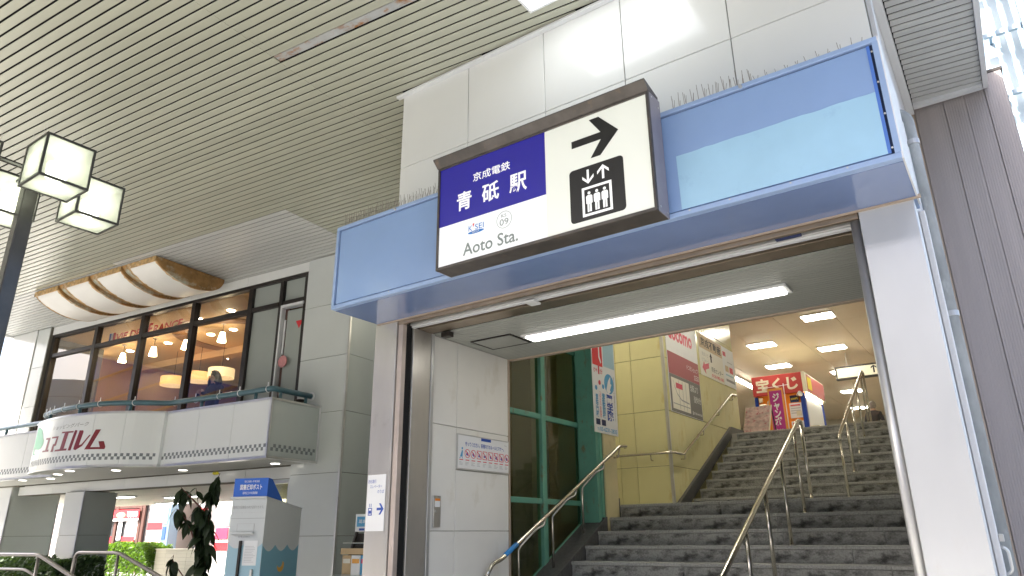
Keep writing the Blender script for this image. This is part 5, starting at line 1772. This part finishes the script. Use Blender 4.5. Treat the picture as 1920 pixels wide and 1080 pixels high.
fs_ = thing('cafe_sign', 'red cafe name lettering with tricolour bar behind the upper panes', 'sign', (-13.4, 8.35, 5.5), A_SHOP)
for i, m in enumerate(('ink_blue', 'paper', 'red_print')):
    part('colour_bar', MB().box(-14.62 + i * .07, -14.55 + i * .07, 8.35, 8.36, 5.46, 5.70), m, fs_)
mat('sign_red', (0.55, 0.02, 0.04), 0.5, emis=0.05, ecol=(.8, .03, .05))
text('lettering', 'VIE DE', 'sign_red', fs_, (0, 8.35, 0), XA, ZA, -14.36, -13.52, 5.50, 5.66, bold=.03, shear=.15)
text('lettering', 'F', 'sign_red', fs_, (0, 8.35, 0), XA, ZA, -13.30, -13.14, 5.48, 5.72, bold=.03, shear=.15)
text('lettering', 'RANCE', 'sign_red', fs_, (0, 8.35, 0), XA, ZA, -13.12, -12.20, 5.50, 5.66, bold=.03, shear=.15)
part('carrier', MB().box(-14.62, -12.15, 8.362, 8.368, 5.44, 5.455), 'frame_dark', fs_)

# ------------------------------------------------------------------ curved rusty light shells under the canopy
PRF = [(6.50, 5.93), (6.56, 5.865), (6.68, 5.795), (6.85, 5.725), (7.05, 5.675), (7.3, 5.655), (7.57, 5.695), (7.75, 5.78), (7.84, 5.90), (7.85, 5.985)]


def prof_smooth(n=4):
    out = []
    for i in range(len(PRF) - 1):
        p0, p1, p2, p3 = PRF[max(i - 1, 0)], PRF[i], PRF[i + 1], PRF[min(i + 2, len(PRF) - 1)]
        for j in range(n):
            w = j / n
            out.append(tuple(.5 * (2 * p1[c] + (p2[c] - p0[c]) * w + (2 * p0[c] - 5 * p1[c] + 4 * p2[c] - p3[c]) * w * w + (3 * p1[c] - p0[c] - 3 * p2[c] + p3[c]) * w ** 3) for c in (0, 1)))
    return out + [PRF[-1]]


PS = prof_smooth()
_lab = ('rust-edged white curved light shell closest to the station, with bare rusty end', 'second rust-edged curved light shell from the station',
        'third rust-edged curved light shell from the station', 'rust-edged curved light shell farthest from the station')


def shell_strip(t0, t1, off=0.0, a=0, b=None):
    pts = PS[a:b]
    vs, fs = [], []
    for (n_, z_) in pts:
        vs += [(t0, n_, z_ - off), (t1, n_, z_ - off)]
    for i in range(len(pts) - 1):
        fs.append((i * 2, i * 2 + 2, i * 2 + 3, i * 2 + 1))
    return vs, fs


for i, t1 in enumerate((-10.45, -11.40, -12.35, -13.30)):
    t0 = t1 - .77
    s_ = thing('curved_light_shell', _lab[i], 'light shell', ((t0 + t1) / 2, 7.2, 5.65), A_SHOP, 'curved light shells under the canopy')
    solid = [(n_, z_) for n_, z_ in PS] + [(6.5, 5.985)]
    part('shell', MB().prism(solid, t0 + .012, t1 - .012, 'yz'), 'shell_white', s_)
    m_ = MB()
    for a, b in ((t0, t0 + .022), (t1 - .022, t1)):
        m_.prism([(n_, z_ - .004) for n_, z_ in PS] + [(6.495, 5.986)], a, b, 'yz')
        m_2 = m_
    part('side_plate', m_, 'shell_rust', s_)
    v, f = shell_strip(t0 + .02, t1 - .02, .0035, 0, 5)
    part('front_lip', MB().box(t0, t1, 6.485, 6.51, 5.90, 5.985), 'shell_rust_edge', s_)
    e_ = MB()
    vs_, fs_2 = [], []
    # ragged rust border creeping in from the front edge and the sides
    random.seed(90 + i)
    pts = PS
    for side in (-1, 1):
        base = t0 + .02 if side < 0 else t1 - .02
        k0 = len(vs_)
        for (n_, z_) in pts:
            w = random.uniform(.008, .030) * (1.6 if n_ < 6.9 else 1)
            vs_ += [(base, n_, z_ - .003), (base - side * w, n_, z_ - .003)]
        for j in range(len(pts) - 1):
            fs_2.append((k0 + j * 2, k0 + j * 2 + 1, k0 + j * 2 + 3, k0 + j * 2 + 2))
    e_.add(vs_, fs_2)
    part('rust_border', e_, 'shell_rust_edge', s_, kind='stuff')
    if i < 3:
        part('gap_plate', MB().prism([(n_, z_ + .06) for n_, z_ in PS] + [(6.6, 5.985)], t0 - .178, t0 - .002, 'yz'), 'shell_rust', s_)

# ================================================================== LAMP POST
lpst = thing('lamp_post', 'dark square lamp post carrying four glowing glass cube lanterns', 'lamp post', (-6.33, 2.02, 0))
part('pole', MB().box(-6.385, -6.275, 1.965, 2.075, 0, 4.62, .008), 'pole_paint', lpst)
part('base_plate', MB().box(-6.50, -6.16, 1.85, 2.19, 0.004, .03, .005), 'pole_paint', lpst)
CS = .35
for i, (dx, dy) in enumerate(((.47, .0), (0, .48), (.02, -.50), (-.49, 0))):
    cx, cyy, zb = -6.33 + dx, 2.02 + dy, 4.2
    for z in (zb + .30,):
        L0 = math.hypot(dx, dy)
        ux, uy = dx / L0, dy / L0
        part('arm', MB().tube([(-6.33 + ux * .05, 2.02 + uy * .05, z), (cx - ux * .17, cyy - uy * .17, z)], .022, 8), 'pole_paint', lpst)
    x0, x1, y0, y1, z0, z1 = cx - CS / 2, cx + CS / 2, cyy - CS / 2, cyy + CS / 2, zb, zb + CS
    e = .009
    ln = MB()
    for (a, b) in ((x0, y0), (x1, y0), (x0, y1), (x1, y1)):
        ln.box(a - e, a + e, b - e, b + e, z0 - e, z1 + e)
    for z in (z0, z1):
        for b in (y0, y1):
            ln.box(x0 + e, x1 - e, b - e, b + e, z - e, z + e)
        for a in (x0, x1):
            ln.box(a - e, a + e, y0 + e, y1 - e, z - e, z + e)
    lan = part('lantern', ln, 'hood_frame', lpst)
    for b in ((x0 - .002, x0 + .002, y0 + e, y1 - e, z0 + e, z1 - e), (x1 - .002, x1 + .002, y0 + e, y1 - e, z0 + e, z1 - e), (x0 + e, x1 - e, y0 - .002, y0 + .002, z0 + e, z1 - e),
              (x0 + e, x1 - e, y1 - .002, y1 + .002, z0 + e, z1 - e), (x0 + e, x1 - e, y0 + e, y1 - e, z0 - .002, z0 + .002)):
        part('glass_pane', MB().box(*b), 'acrylic', lan)
    part('lid', MB().box(x0 + e, x1 - e, y0 + e, y1 - e, z1 - .004, z1 + .004), 'lamp_frame', lan)
    part('lamp_tube', MB().tube([(cx, cyy, z0 + .07), (cx, cyy, z0 + .085), (cx, cyy, z0 + .20), (cx, cyy, z0 + .22)], [.045, .075, .075, .04], 16), 'cube_core', lan, True)
    part('socket', MB().tube([(cx, cyy, z0 + .22), (cx, cyy, z1 - .01)], .03, 10), 'alu', lan)
    wr = MB()
    for k in range(16):
        a, b = random.uniform(x0, x1), random.choice((y0, y1))
        if k % 2:
            a, b = random.choice((x0, x1)), random.uniform(y0, y1)
        wr.tube([(a, b, z1 + .008), (a + random.uniform(-.015, .015), b + random.uniform(-.015, .015), z1 + .10)], .0012, 3, False)
    part('bird_wire', wr, 'alu', lan, kind='stuff')

# ================================================================== THINGS ON THE PAVEMENT AT THE LEFT
terr = structure('terrace', MB().box(-60, -10.2, 5.0, 40, 0.006, .50), 'paving', A_SHOP, (-20, 10, 0))
for i in range(3):
    structure('terrace_step', MB().box(-10.197 + i * .36, -10.197 + (i + 1) * .36 - .003, 5.2, 6.72, 0.006, .375 - i * .125), 'granite', A_SHOP, (-10, 6, 0))
structure('planter_wall', MB().box(-10.197, -9.95, 6.73, 8.0, 0.006, .62), 'granite', A_SHOP, (-10, 7, 0))
structure('planter_soil', MB().box(-16.4, -10.3, 6.9, 7.98, .503, .60), 'soil', A_SHOP, (-13, 7.5, .5))


def plaza_rail(label, nn, t_a, lower):
    t = thing('plaza_handrail', label, 'handrail', (-10.5, nn, .5), A_SHOP, 'handrails of the terrace steps')
    pa = bend([(t_a, nn, .5), (t_a, nn, 1.38), (-10.15, nn, 1.38), (-8.75, nn, .96), (-8.6, nn, .96), (-8.6, nn, 0.0)], .12, 8)
    part('rail', MB().tube(pa, .026, 12), 'tube_dark', t, True)
    if lower:
        pb = bend([(t_a, nn, 1.20), (-10.4, nn, 1.20), (-8.6, nn, .66)], .12, 8)
        part('lower_rail', MB().tube(pb, .018, 10), 'tube_dark', t, True)
    part('post', MB().tube([(-10.15, nn, .5), (-10.15, nn, 1.36)], .02, 10), 'tube_dark', t, True)
    part('post', MB().tube([(-9.3, nn, .16), (-9.3, nn, 1.11)], .02, 10), 'tube_dark', t, True)


plaza_rail('bent steel handrail of the terrace steps ending in a curved post', 6.5, -11.2, False)
plaza_rail('steel handrail with lower bar at the near side of the terrace steps', 5.42, -13.6, True)

# library return post
PA = R(21)
o0 = Vector((-7.34, 5.42, 0))
pa_ = -PA
bx_ = thing('book_return_post', 'grey and blue library book return box with night sea picture', 'return box', (0, 0, 0), 0)
bx_.location = o0
bx_.rotation_euler = (0, 0, PA)
ORIG[bx_.name] = (Vector((0, 0, 0)), PA)
W_, D_, HF, HB = .46, .80, 2.0, 1.90
part('cabinet', MB().prism([(0, 0), (D_, 0), (D_, HB), (0, HF)], -W_, 0, 'yz'), 'post_white', bx_)
part('lid', MB().prism([(-.03, HF + .002), (D_ + .005, HB + .002), (D_ + .005, HB + .015), (-.03, HF + .022)], -W_ - .012, .008, 'yz'), 'post_white', bx_)
hdr = part('header_board', MB().prism([(.005, HF + .024), (.36, HF - .02), (.09, HF + .225), (.005, HF + .235)], -W_ - .004, -.01, 'yz'), 'post_blue', bx_)
o = (0, .0045, 0)
text('lettering', '図書返却ポスト', 'ink_white', hdr, o, XA, ZA, -W_ + .08, -.085, HF + .10, HF + .165, bold=.02)
text('lettering', '葛飾区立図書館・青戸地区図書館', 'ink_white', hdr, o, XA, ZA, -W_ + .13, -.125, HF + .185, HF + .21)
text('lettering', '葛飾区立中央図書館', 'ink_white', hdr, o, XA, ZA, -W_ + .12, -.14, HF + .05, HF + .08)
o = (0, -.001, 0)
text('lettering', '葛飾区の図書館の本が返却できます。', 'ink_grey', bx_, o, XA, ZA, -W_ + .02, -.03, HF - .115, HF - .08)
text('lettering', 'CD・カセット・DVD・ビデオ・紙芝居は入れないでください。', 'ink_soft', bx_, o, XA, ZA, -W_ + .02, -.03, HF - .165, HF - .15)
part('seam', MB().box(-W_ + .005, -.005, -.0015, -.0002, HF - .225, HF - .221), 'ink_grey', bx_)
sl = part('slot', MB().box(-W_ + .10, -.13, -.004, -.0004, HF - .37, HF - .28), 'ink_soft', bx_)
part('slot_lip', MB().box(-W_ + .045, -.115, -.05, -.0042, HF - .40, HF - .372, .006), 'post_white', sl)
part('slot_flap', MB().box(-W_ + .11, -.14, -.006, -.0042, HF - .365, HF - .285, .0005), 'post_white', sl)
text('lettering', '図書返却口', 'ink_grey', bx_, o, XA, ZA, -W_ + .13, -.18, HF - .435, HF - .42)


def wave(x0, x1, z, amp, n, zb):
    pts = []
    for i in range(n):
        for j in range(8):
            w = j / 8
            pts.append((x0 + (x1 - x0) * (i + w) / n, z - amp * math.sin(math.pi * w)))
    pts.append((x1, z))
    return [(x0, zb)] + [(x1, zb)] + pts[::-1]


m_ = MB()
m_.prism(wave(-W_ + .003, -.002, HF - .50, .055, 2, .15), -.0016, -.0003, 'xz')
part('sea_print', m_, 'post_sea_pale', bx_)
m_ = MB()
m_.prism(wave(.003, D_ - .003, HF - .52, .07, 3, .15), .0003, .0016, 'yz')
sea = part('sea_print', m_, 'post_sea', bx_)
moon = [(.42 + .075 * math.cos(R(a)), HF - .75 + .075 * math.sin(R(a))) for a in range(200, 381, 12)] + [(.40 + .060 * math.cos(R(a)), HF - .715 + .060 * math.sin(R(a))) for a in range(370, 209, -12)]
m_ = MB()
m_.prism(moon, .0018, .003, 'yz')
part('moon_print', m_, 'moon', sea)
for (y0, y1, zt) in ((.24, .32, 1.06), (.34, .46, 1.12), (.52, .60, 1.08), (.64, .74, 1.0)):
    part('tower_print', MB().box(.0018, .003, y0, y1, .6, zt), 'post_blue', sea)
for (x0, x1, zt) in ((-.25, -.17, 1.04), (-.15, -.08, 1.0), (-.42, -.34, .98)):
    part('tower_print', MB().box(x0, x1, -.0032, -.0018, .6, zt), 'post_blue', bx_)
part('dark_bar', MB().box(-.295, -.265, -.03, -.0018, .5, HF - .47, .004), 'frame_dark', bx_)
nt_ = part('notice', MB().box(-.24, -.06, -.005, -.0019, HF - .74, HF - .47), 'paper', bx_)
m_ = MB()
for k in range(11):
    m_.box(-.22, -.22 + random.uniform(.09, .145), -.0062, -.0051, HF - .535 - k * .017, HF - .530 - k * .017)
part('small_print', m_, 'ink_soft', nt_, kind='stuff')
part('handle', MB().box(-.115, -.085, -.03, -.0019, HF - .92, HF - .78, .004), 'chrome', bx_)

# pamphlet rack half hidden by the pillar
rk = thing('pamphlet_rack', 'black pamphlet rack with blue header card behind the stainless pillar', 'rack', (-6.2, 7.0, 0), A_SHOP)
part('header_card', MB().box(-6.32, -5.85, 7.10, 7.115, 1.62, 1.83, .003), 'paper', rk)
part('header_print', MB().box(-6.29, -5.88, 7.096, 7.0995, 1.68, 1.80), 'ink_sky', rk)
text('lettering', '葛飾区観光', 'ink_white', rk, (0, 7.096, 0), XA, ZA, -6.26, -5.93, 1.72, 1.765)
part('header_strip', MB().box(-6.25, -5.90, 7.096, 7.0995, 1.635, 1.66), 'ink_blue', rk)
part('leg', MB().tube([(-6.30, 7.12, 1.62), (-6.52, 6.75, 0.0)], .022, 8), 'frame_dark', rk)
part('leg', MB().tube([(-5.86, 7.12, 1.62), (-5.66, 6.75, 0.0)], .022, 8), 'frame_dark', rk)
part('back_board', MB().prism([(7.12, 1.6), (7.14, 1.6), (6.90, 0.2), (6.88, 0.2)], -6.34, -5.80, 'yz'), 'frame_dark', rk)
cols = ['paper_tan', 'paper', 'ink_sky', 'paper_cream', 'leaf_ivy', 'banner_orange', 'paper', 'mid_red', 'paper']
for r_ in range(3):
    z0 = 1.32 - r_ * .36
    y0 = 7.02 - r_ * .07
    part('shelf_wire', MB().tube([(-6.38 - r_ * .03, y0 - .05, z0 + .17), (-5.78, y0 - .05, z0 + .17)], .006, 6), 'chrome', rk)
    part('shelf_label', MB().box(-6.40 - r_ * .03, -5.78, y0 - .062, y0 - .056, z0 + .04, z0 + .11), 'paper_tan' if r_ == 0 else 'paper_cream', rk)
    for c in range(4):
        x0 = -6.38 + c * .15 - r_ * .03
        bk = part('pamphlet', MB().box(x0, x0 + .14, y0 - .045 - .006 * c, y0 - .040 - .006 * c, z0 - .21, z0 + .03), cols[(r_ * 4 + c) % 9], rk)
        part('print', MB().box(x0 + .015, x0 + .125, y0 - .048 - .006 * c, y0 - .0455 - .006 * c, z0 - .06, z0 - .01), cols[(r_ * 5 + c * 2 + 3) % 9], bk)
text('lettering', '葛飾なび', 'logo_green', rk, (0, 6.88, 0), XA, ZA, -6.42, -6.10, 1.02, 1.08, bold=.03)
text('lettering', 'まるごと', 'logo_green', rk, (0, 6.88, 0), XA, ZA, -6.42, -6.10, .93, .99, bold=.03)


# ------------------------------------------------------------------ plants
def leaf_mesh(name, L, W, m, fold=.25, droop=.25):
    mb = MB()
    n = 7
    vs, fs = [], []
    for i in range(n + 1):
        w = i / n
        x = L * w
        hw = W * math.sin(math.pi * min(1, w ** .8 * .98 + .01)) ** .9 * (1 - .15 * w)
        z = -droop * L * w * w
        vs += [(x, -hw, z + fold * hw), (x, 0, z), (x, hw, z + fold * hw)]
    for i in range(n):
        a = i * 3
        fs += [(a, a + 3, a + 4, a + 1), (a + 1, a + 4, a + 5, a + 2)]
    mb.add(vs, fs)
    return mesh(name, mb, m, Vector((0, 0, 0)), True)


pl2 = thing('broad_leaf_plant', 'tall dark broad-leaved plant beside the book return box', 'plant', (-9.76, 7.5, 0), A_SHOP)
part('pot', MB().tube([(-9.76, 7.5, 0), (-9.76, 7.5, .45), (-9.76, 7.5, .5)], [.17, .24, .25], 20), 'pot', pl2, True)
part('soil', MB().disc((-9.76, 7.5, .46), XA, YA, .22, 20, .01), 'soil', pl2)
leafm = [leaf_mesh('leaf', .26, .055, 'leaf_dark', .2, .25), leaf_mesh('leaf', .21, .045, 'leaf_dark', .3, .1), leaf_mesh('leaf', .30, .07, 'leaf_dark', .15, .4)]
random.seed(5)
stems = [[(-9.76, 7.5, .46), (-9.71, 7.5, 1.2), (-9.66, 7.45, 1.8), (-9.51, 7.45, 2.3), (-9.41, 7.45, 2.5)],
         [(-9.74, 7.5, .46), (-9.66, 7.52, 1.0), (-9.66, 7.5, 1.5), (-9.78, 7.45, 1.95), (-9.86, 7.4, 2.3)],
         [(-9.78, 7.5, .46), (-9.78, 7.45, .9), (-10.18, 7.4, 1.25), (-10.17, 7.4, 1.33)],
         [(-9.72, 7.5, 1.3), (-9.96, 7.45, 1.75), (-10.17, 7.4, 1.98), (-10.27, 7.4, 2.0)],
         [(-9.68, 7.5, .46), (-9.58, 7.5, 1.0), (-9.54, 7.5, 1.5), (-9.61, 7.5, 1.9)],
         [(-9.74, 7.45, 2.0), (-10.13, 7.42, 2.25), (-10.22, 7.4, 2.32)]]
for s_ in stems:
    P_ = bend(s_, .2, 4)
    part('stem', MB().tube(P_, [.012 - .008 * i / len(P_) for i in range(len(P_))], 6), 'stem_red', pl2, True)


def put_leaf(p, yaw, pitch, roll, sc_):
    o = _link('leaf', random.choice(leafm), pl2)
    o.location = Vector(p) - ORIG[pl2.name][0]
    o.rotation_euler = (roll, pitch, yaw)
    o.scale = (sc_,) * 3


for s_, cnt in zip(stems, (60, 56, 12, 18, 50, 16)):
    P_ = bend(s_, .2, 4)
    for k in range(cnt):
        w = random.uniform(.30, 1.0) * (len(P_) - 1)
        i = min(int(w), len(P_) - 2)
        p = P_[i].lerp(P_[i + 1], w - i)
        put_leaf(p, random.uniform(0, 6.28), random.uniform(.5, 1.45), random.uniform(-.6, .6), random.uniform(.6, 1.15))
for k in range(5):
    p = Vector((-9.44 + random.uniform(-.05, .05), 7.4, 2.50))
    part('flower', MB().ellipsoid(p, .03, .03, .02, 8, 5, .3), 'yellow_flower', pl2)


def bush(name, label, cat, t0, t1, n0, n1, z0, z1, m, count, size, ang=A_SHOP, round_=.1):
    t = thing(name, label, cat, ((t0 + t1) / 2, (n0 + n1) / 2, z0), ang)
    mb = MB()
    for k in range(count):
        # more leaves near the surface
        x, y, z = random.uniform(t0, t1), random.uniform(n0, n1), z0 + (z1 - z0) * random.random() ** .6
        side = random.random()
        if side < .35:
            z = z1 - abs(random.gauss(0, .05))
        elif side < .6:
            y = n0 + abs(random.gauss(0, .06))
        elif side < .75:
            x = t1 - abs(random.gauss(0, .06))
        z += .05 * math.sin(x * 5.1 + y * 3) + .03 * math.sin(x * 13 + y * 7)
        if z > z1 - round_ and x > t1 - round_:
            x -= round_ * random.random()
        d = Vector((random.gauss(0, 1), random.gauss(0, 1), random.gauss(.4, 1))).normalized()
        u = d.orthogonal().normalized()
        v = d.cross(u)
        s1 = size * random.uniform(.6, 1.3)
        p = Vector((x, y, z))
        mb.add([p - u * s1, p + v * s1 * .5, p + u * s1, p - v * s1 * .5], [(0, 1, 2, 3)])
    part('foliage', mb, m, t, kind='stuff')
    for k in range(max(3, int((t1 - t0) / .4))):
        x = t0 + .2 + k * .4
        if x < t1:
            part('stem', MB().tube([(x, (n0 + n1) / 2, z0), (x + random.uniform(-.1, .1), (n0 + n1) / 2 + random.uniform(-.1, .1), (z0 + z1) / 2), (x + random.uniform(-.2, .2), (n0 + n1) / 2, z1 - .1)], [.02, .014, .006], 6), 'bark', t)
    return t


bush('clipped_hedge', 'sunlit clipped hedge in front of the restaurant shopfront', 'hedge', -23.2, -19.6, 13.4, 14.2, .5, 1.42, 'leaf_hedge', 13000, .045)
bush('ivy_bed', 'dark ivy bed behind the steel handrail', 'plants', -16.2, -12.6, 7.0, 7.9, .55, 1.22, 'leaf_ivy', 6000, .045)
tw = thing('tiled_low_wall', 'low cream tiled wall beside the clipped hedge', 'wall', (-18.6, 13.7, .5), A_SHOP)
part('core', MB().box(-19.5, -17.7, 13.625, 13.9, .5, 1.27), 'joint_light', tw)
for k in range(8):
    for c in range(4):
        piece('tile', unit_panel('tile_cream', .446, .02, .092, .003), tw, (-19.5 + c * .45, 13.605, .505 + k * .096))
part('coping', MB().box(-19.52, -17.68, 13.59, 13.92, 1.272, 1.305, .004), 'tile_cream', tw)

# ================================================================== FAR STREET SEEN THROUGH THE PASSAGE
rs = thing('restaurant_front', 'grey restaurant front with red menu banners across the back street', 'building', (-23, 17, .5), A_SHOP)
part('wall', MB().box(-30, -22.26, 16.05, 22, .5, 7.5), 'shop_grey', rs)
part('shopfront', MB().box(-26.6, -23.75, 15.98, 16.045, .5, 2.9), 'shop_dark', rs)
for tt in (-26.6, -25.35, -24.0, -23.82):
    part('frame_post', MB().box(tt - .07, tt + .07, 15.92, 15.979, .5, 2.9), 'shop_brown', rs)
part('frame_head', MB().box(-26.6, -23.75, 15.93, 15.979, 2.6, 2.72), 'shop_brown', rs)
bn = part('menu_banner', MB().box(-26.2, -23.97, 15.86, 15.875, 2.24, 2.56), 'red_print', rs)
part('banner_edge', MB().box(-26.2, -23.97, 15.855, 15.8595, 2.18, 2.26), 'paper', bn)
text('lettering', '¥380', 'ink_white', bn, (0, 15.859, 0), XA, ZA, -24.65, -24.05, 2.30, 2.50, bold=.04)
text('lettering', '牛めし', 'ink_white', bn, (0, 15.859, 0), XA, ZA, -26.1, -25.4, 2.30, 2.52, bold=.04)
part('food_print', MB().ellipsoid((-25.0, 15.857, 2.38), .26, .004, .10, 16, 8), 'paper_tan', bn)
for (a, b) in ((-25.2, -24.95), (-24.75, -24.1)):
    part('door_blind', MB().box(a, b, 15.94, 15.95, 1.55, 2.18), 'paper', rs)
part('red_card', MB().box(-24.85, -24.15, 15.93, 15.94, 1.30, 1.66), 'red_print', rs)
part('red_card', MB().box(-25.9, -25.45, 15.93, 15.94, 1.30, 1.66), 'red_print', rs)
for k in range(6):
    part('siding', MB().box(-23.74, -22.27, 16.03, 16.049, .55 + k * .5, 1.03 + k * .5), 'shop_grey', rs)
fb_ = part('offer_banner', MB().box(-23.45, -22.50, 15.90, 15.915, .85, 2.10), 'paper', rs)
part('banner_head', MB().box(-23.45, -22.50, 15.893, 15.8995, 1.86, 2.10), 'red_print', fb_)
text('lettering', '定食のライス', 'ink_red', fb_, (0, 15.899, 0), XA, ZA, -23.36, -22.60, 1.66, 1.75)
text('lettering', 'おかわり', 'ink_red', fb_, (0, 15.899, 0), XA, ZA, -23.38, -22.58, 1.47, 1.60, bold=.02)
text('lettering', '無料', 'red_print', fb_, (0, 15.899, 0), XA, ZA, -23.36, -22.58, 1.08, 1.38, bold=.05)
for tt in (-23.42, -22.50):
    part('banner_cord', MB().tube([(tt, 15.905, 2.1), (tt + (.02 if tt < -23 else .2), 15.95, 2.75)], .008, 5), 'paper', rs)
cl_ = thing('utility_column', 'pale square column with small posters on the back street', 'column', (-22.05, 15.7, .5), A_SHOP)
part('shaft', MB().box(-22.24, -21.88, 15.6, 15.95, .5, 5.5, .01), 'far_fin', cl_)
part('poster', MB().box(-22.20, -22.0, 15.585, 15.599, 2.05, 2.55), 'post_sea_pale', cl_)
part('poster', MB().box(-22.20, -22.02, 15.585, 15.599, 1.55, 1.95), 'ink_blue', cl_)
wb = thing('white_shop', 'sunlit white shop with red posters beyond the low tiled wall', 'building', (-20, 17, .5), A_SHOP)
part('wall', MB().box(-21.86, -9.0, 16.6, 22, .5, 6.5), 'bldg_white', wb)
for (a, b, c, d, m) in ((-21.8, -21.35, 2.2, 2.55, 'red_print'), (-21.8, -21.35, 1.95, 2.15, 'red_print'), (-21.7, -21.4, 1.25, 1.5, 'ink_sky'), (-20.8, -20.2, 1.55, 1.9, 'mid_red'), (-20.75, -20.2, 1.95, 2.3, 'post_sea_pale'), (-20.8, -20.1, 1.2, 1.45, 'red_print'), (-21.2, -20.9, 1.1, 2.0, 'shop_grey'), (-19.4, -18.9, 1.3, 2.1, 'paper_tan')):
    part('poster', MB().box(a, b, 16.57, 16.595, c, d), m, wb)
part('window', MB().box(-17.5, -14.5, 16.57, 16.595, 1.2, 2.6), 'window_far', wb)
bk = thing('bicycle', 'parked bicycle with a blue tyre behind the broad-leaved plant', 'bicycle', (-15.9, 13.8, .5), A_SHOP)
for tt in (-16.40, -15.35):
    w_ = part('wheel', MB().tube([(tt + .32 * math.cos(i * .2618), 13.8, .83 + .32 * math.sin(i * .2618)) for i in range(24)], .018, 8, closed=True), 'ink_blue', bk, True)
    sp = MB()
    for i in range(10):
        sp.tube([(tt, 13.8, .83), (tt + .31 * math.cos(i * .628), 13.8, .83 + .31 * math.sin(i * .628))], .002, 3, False)
    part('spokes', sp, 'chrome', w_, kind='stuff')
for a, b in (((-16.40, .83), (-16.02, .86)), ((-16.02, .86), (-15.52, 1.28)), ((-16.02, .86), (-16.15, 1.36)), ((-16.15, 1.30), (-15.52, 1.28)), ((-16.40, .83), (-16.14, 1.26)), ((-15.52, 1.4), (-15.35, .83))):
    part('frame_tube', MB().tube([(a[0], 13.8, a[1]), (b[0], 13.8, b[1])], .016, 8), 'paper', bk, True)
part('saddle', MB().ellipsoid((-16.17, 13.8, 1.39), .13, .07, .035, 12, 8), 'ink_black', bk, True)
part('handlebar', MB().tube(bend([(-15.70, 13.52, 1.46), (-15.52, 13.62, 1.46), (-15.52, 13.98, 1.46), (-15.70, 14.08, 1.46)], .06), .012, 8), 'chrome', bk, True)

# ================================================================== THE OTHER SIDE OF THE STREET (behind the camera, seen in reflections)
ob = thing('sheeted_building', 'building wrapped in blue sheeting and orange scaffold across the street', 'building', (-38, -12, 0), A_SHOP)
part('sheeting', MB().box(-45, -30, -18, -9, 0, 14.5), 'tarp_blue', ob)
for k in range(7):
    part('scaffold_pole', MB().tube([(-45, -8.9, 3 + k * 1.6), (-30, -8.9, 4.6 + k * 1.6)], .07, 8), 'scaffold', ob)
ow = thing('curved_white_building', 'white banded building with rounded corner across the street', 'building', (-50, -12, 0), A_SHOP)
m_ = MB()
pts = [(-60, -18), (-44.5, -18)] + [(-47.0 + 2.5 * math.cos(a * .157), -9.5 + 2.5 * math.sin(a * .157)) for a in range(0, 11)] + [(-60, -7)]
m_.prism(pts, 0, 11, 'xy')
part('wall', m_, 'bldg_white', ow)
for k in range(10):
    m_ = MB()
    q_ = [(x + (.03 if x > -47 else 0), y + (.03 if y > -10 else 0)) for x, y in pts]
    m_.prism(q_, .9 + k * 1.0, .95 + k * 1.0, 'xy')
    part('band', m_, 'shop_grey', ow)
o3_ = thing('brick_building', 'brown tiled building with window rows across the street', 'building', (-10, -16, 0), A_SHOP)
part('wall', MB().box(-28, 14, -26, -15, 0, 11), 'bldg_brick', o3_)
for k in range(3):
    for c in range(9):
        part('window', MB().box(-26 + c * 4.3, -23.6 + c * 4.3, -15.02, -14.97, 1.2 + k * 3.2, 3.0 + k * 3.2), 'window_far', o3_)
structure('street', MB().box(-60, 30, -14, -4.05, 0.0, 0.006), 'street_tan', A_SHOP, (0, -8, 0))
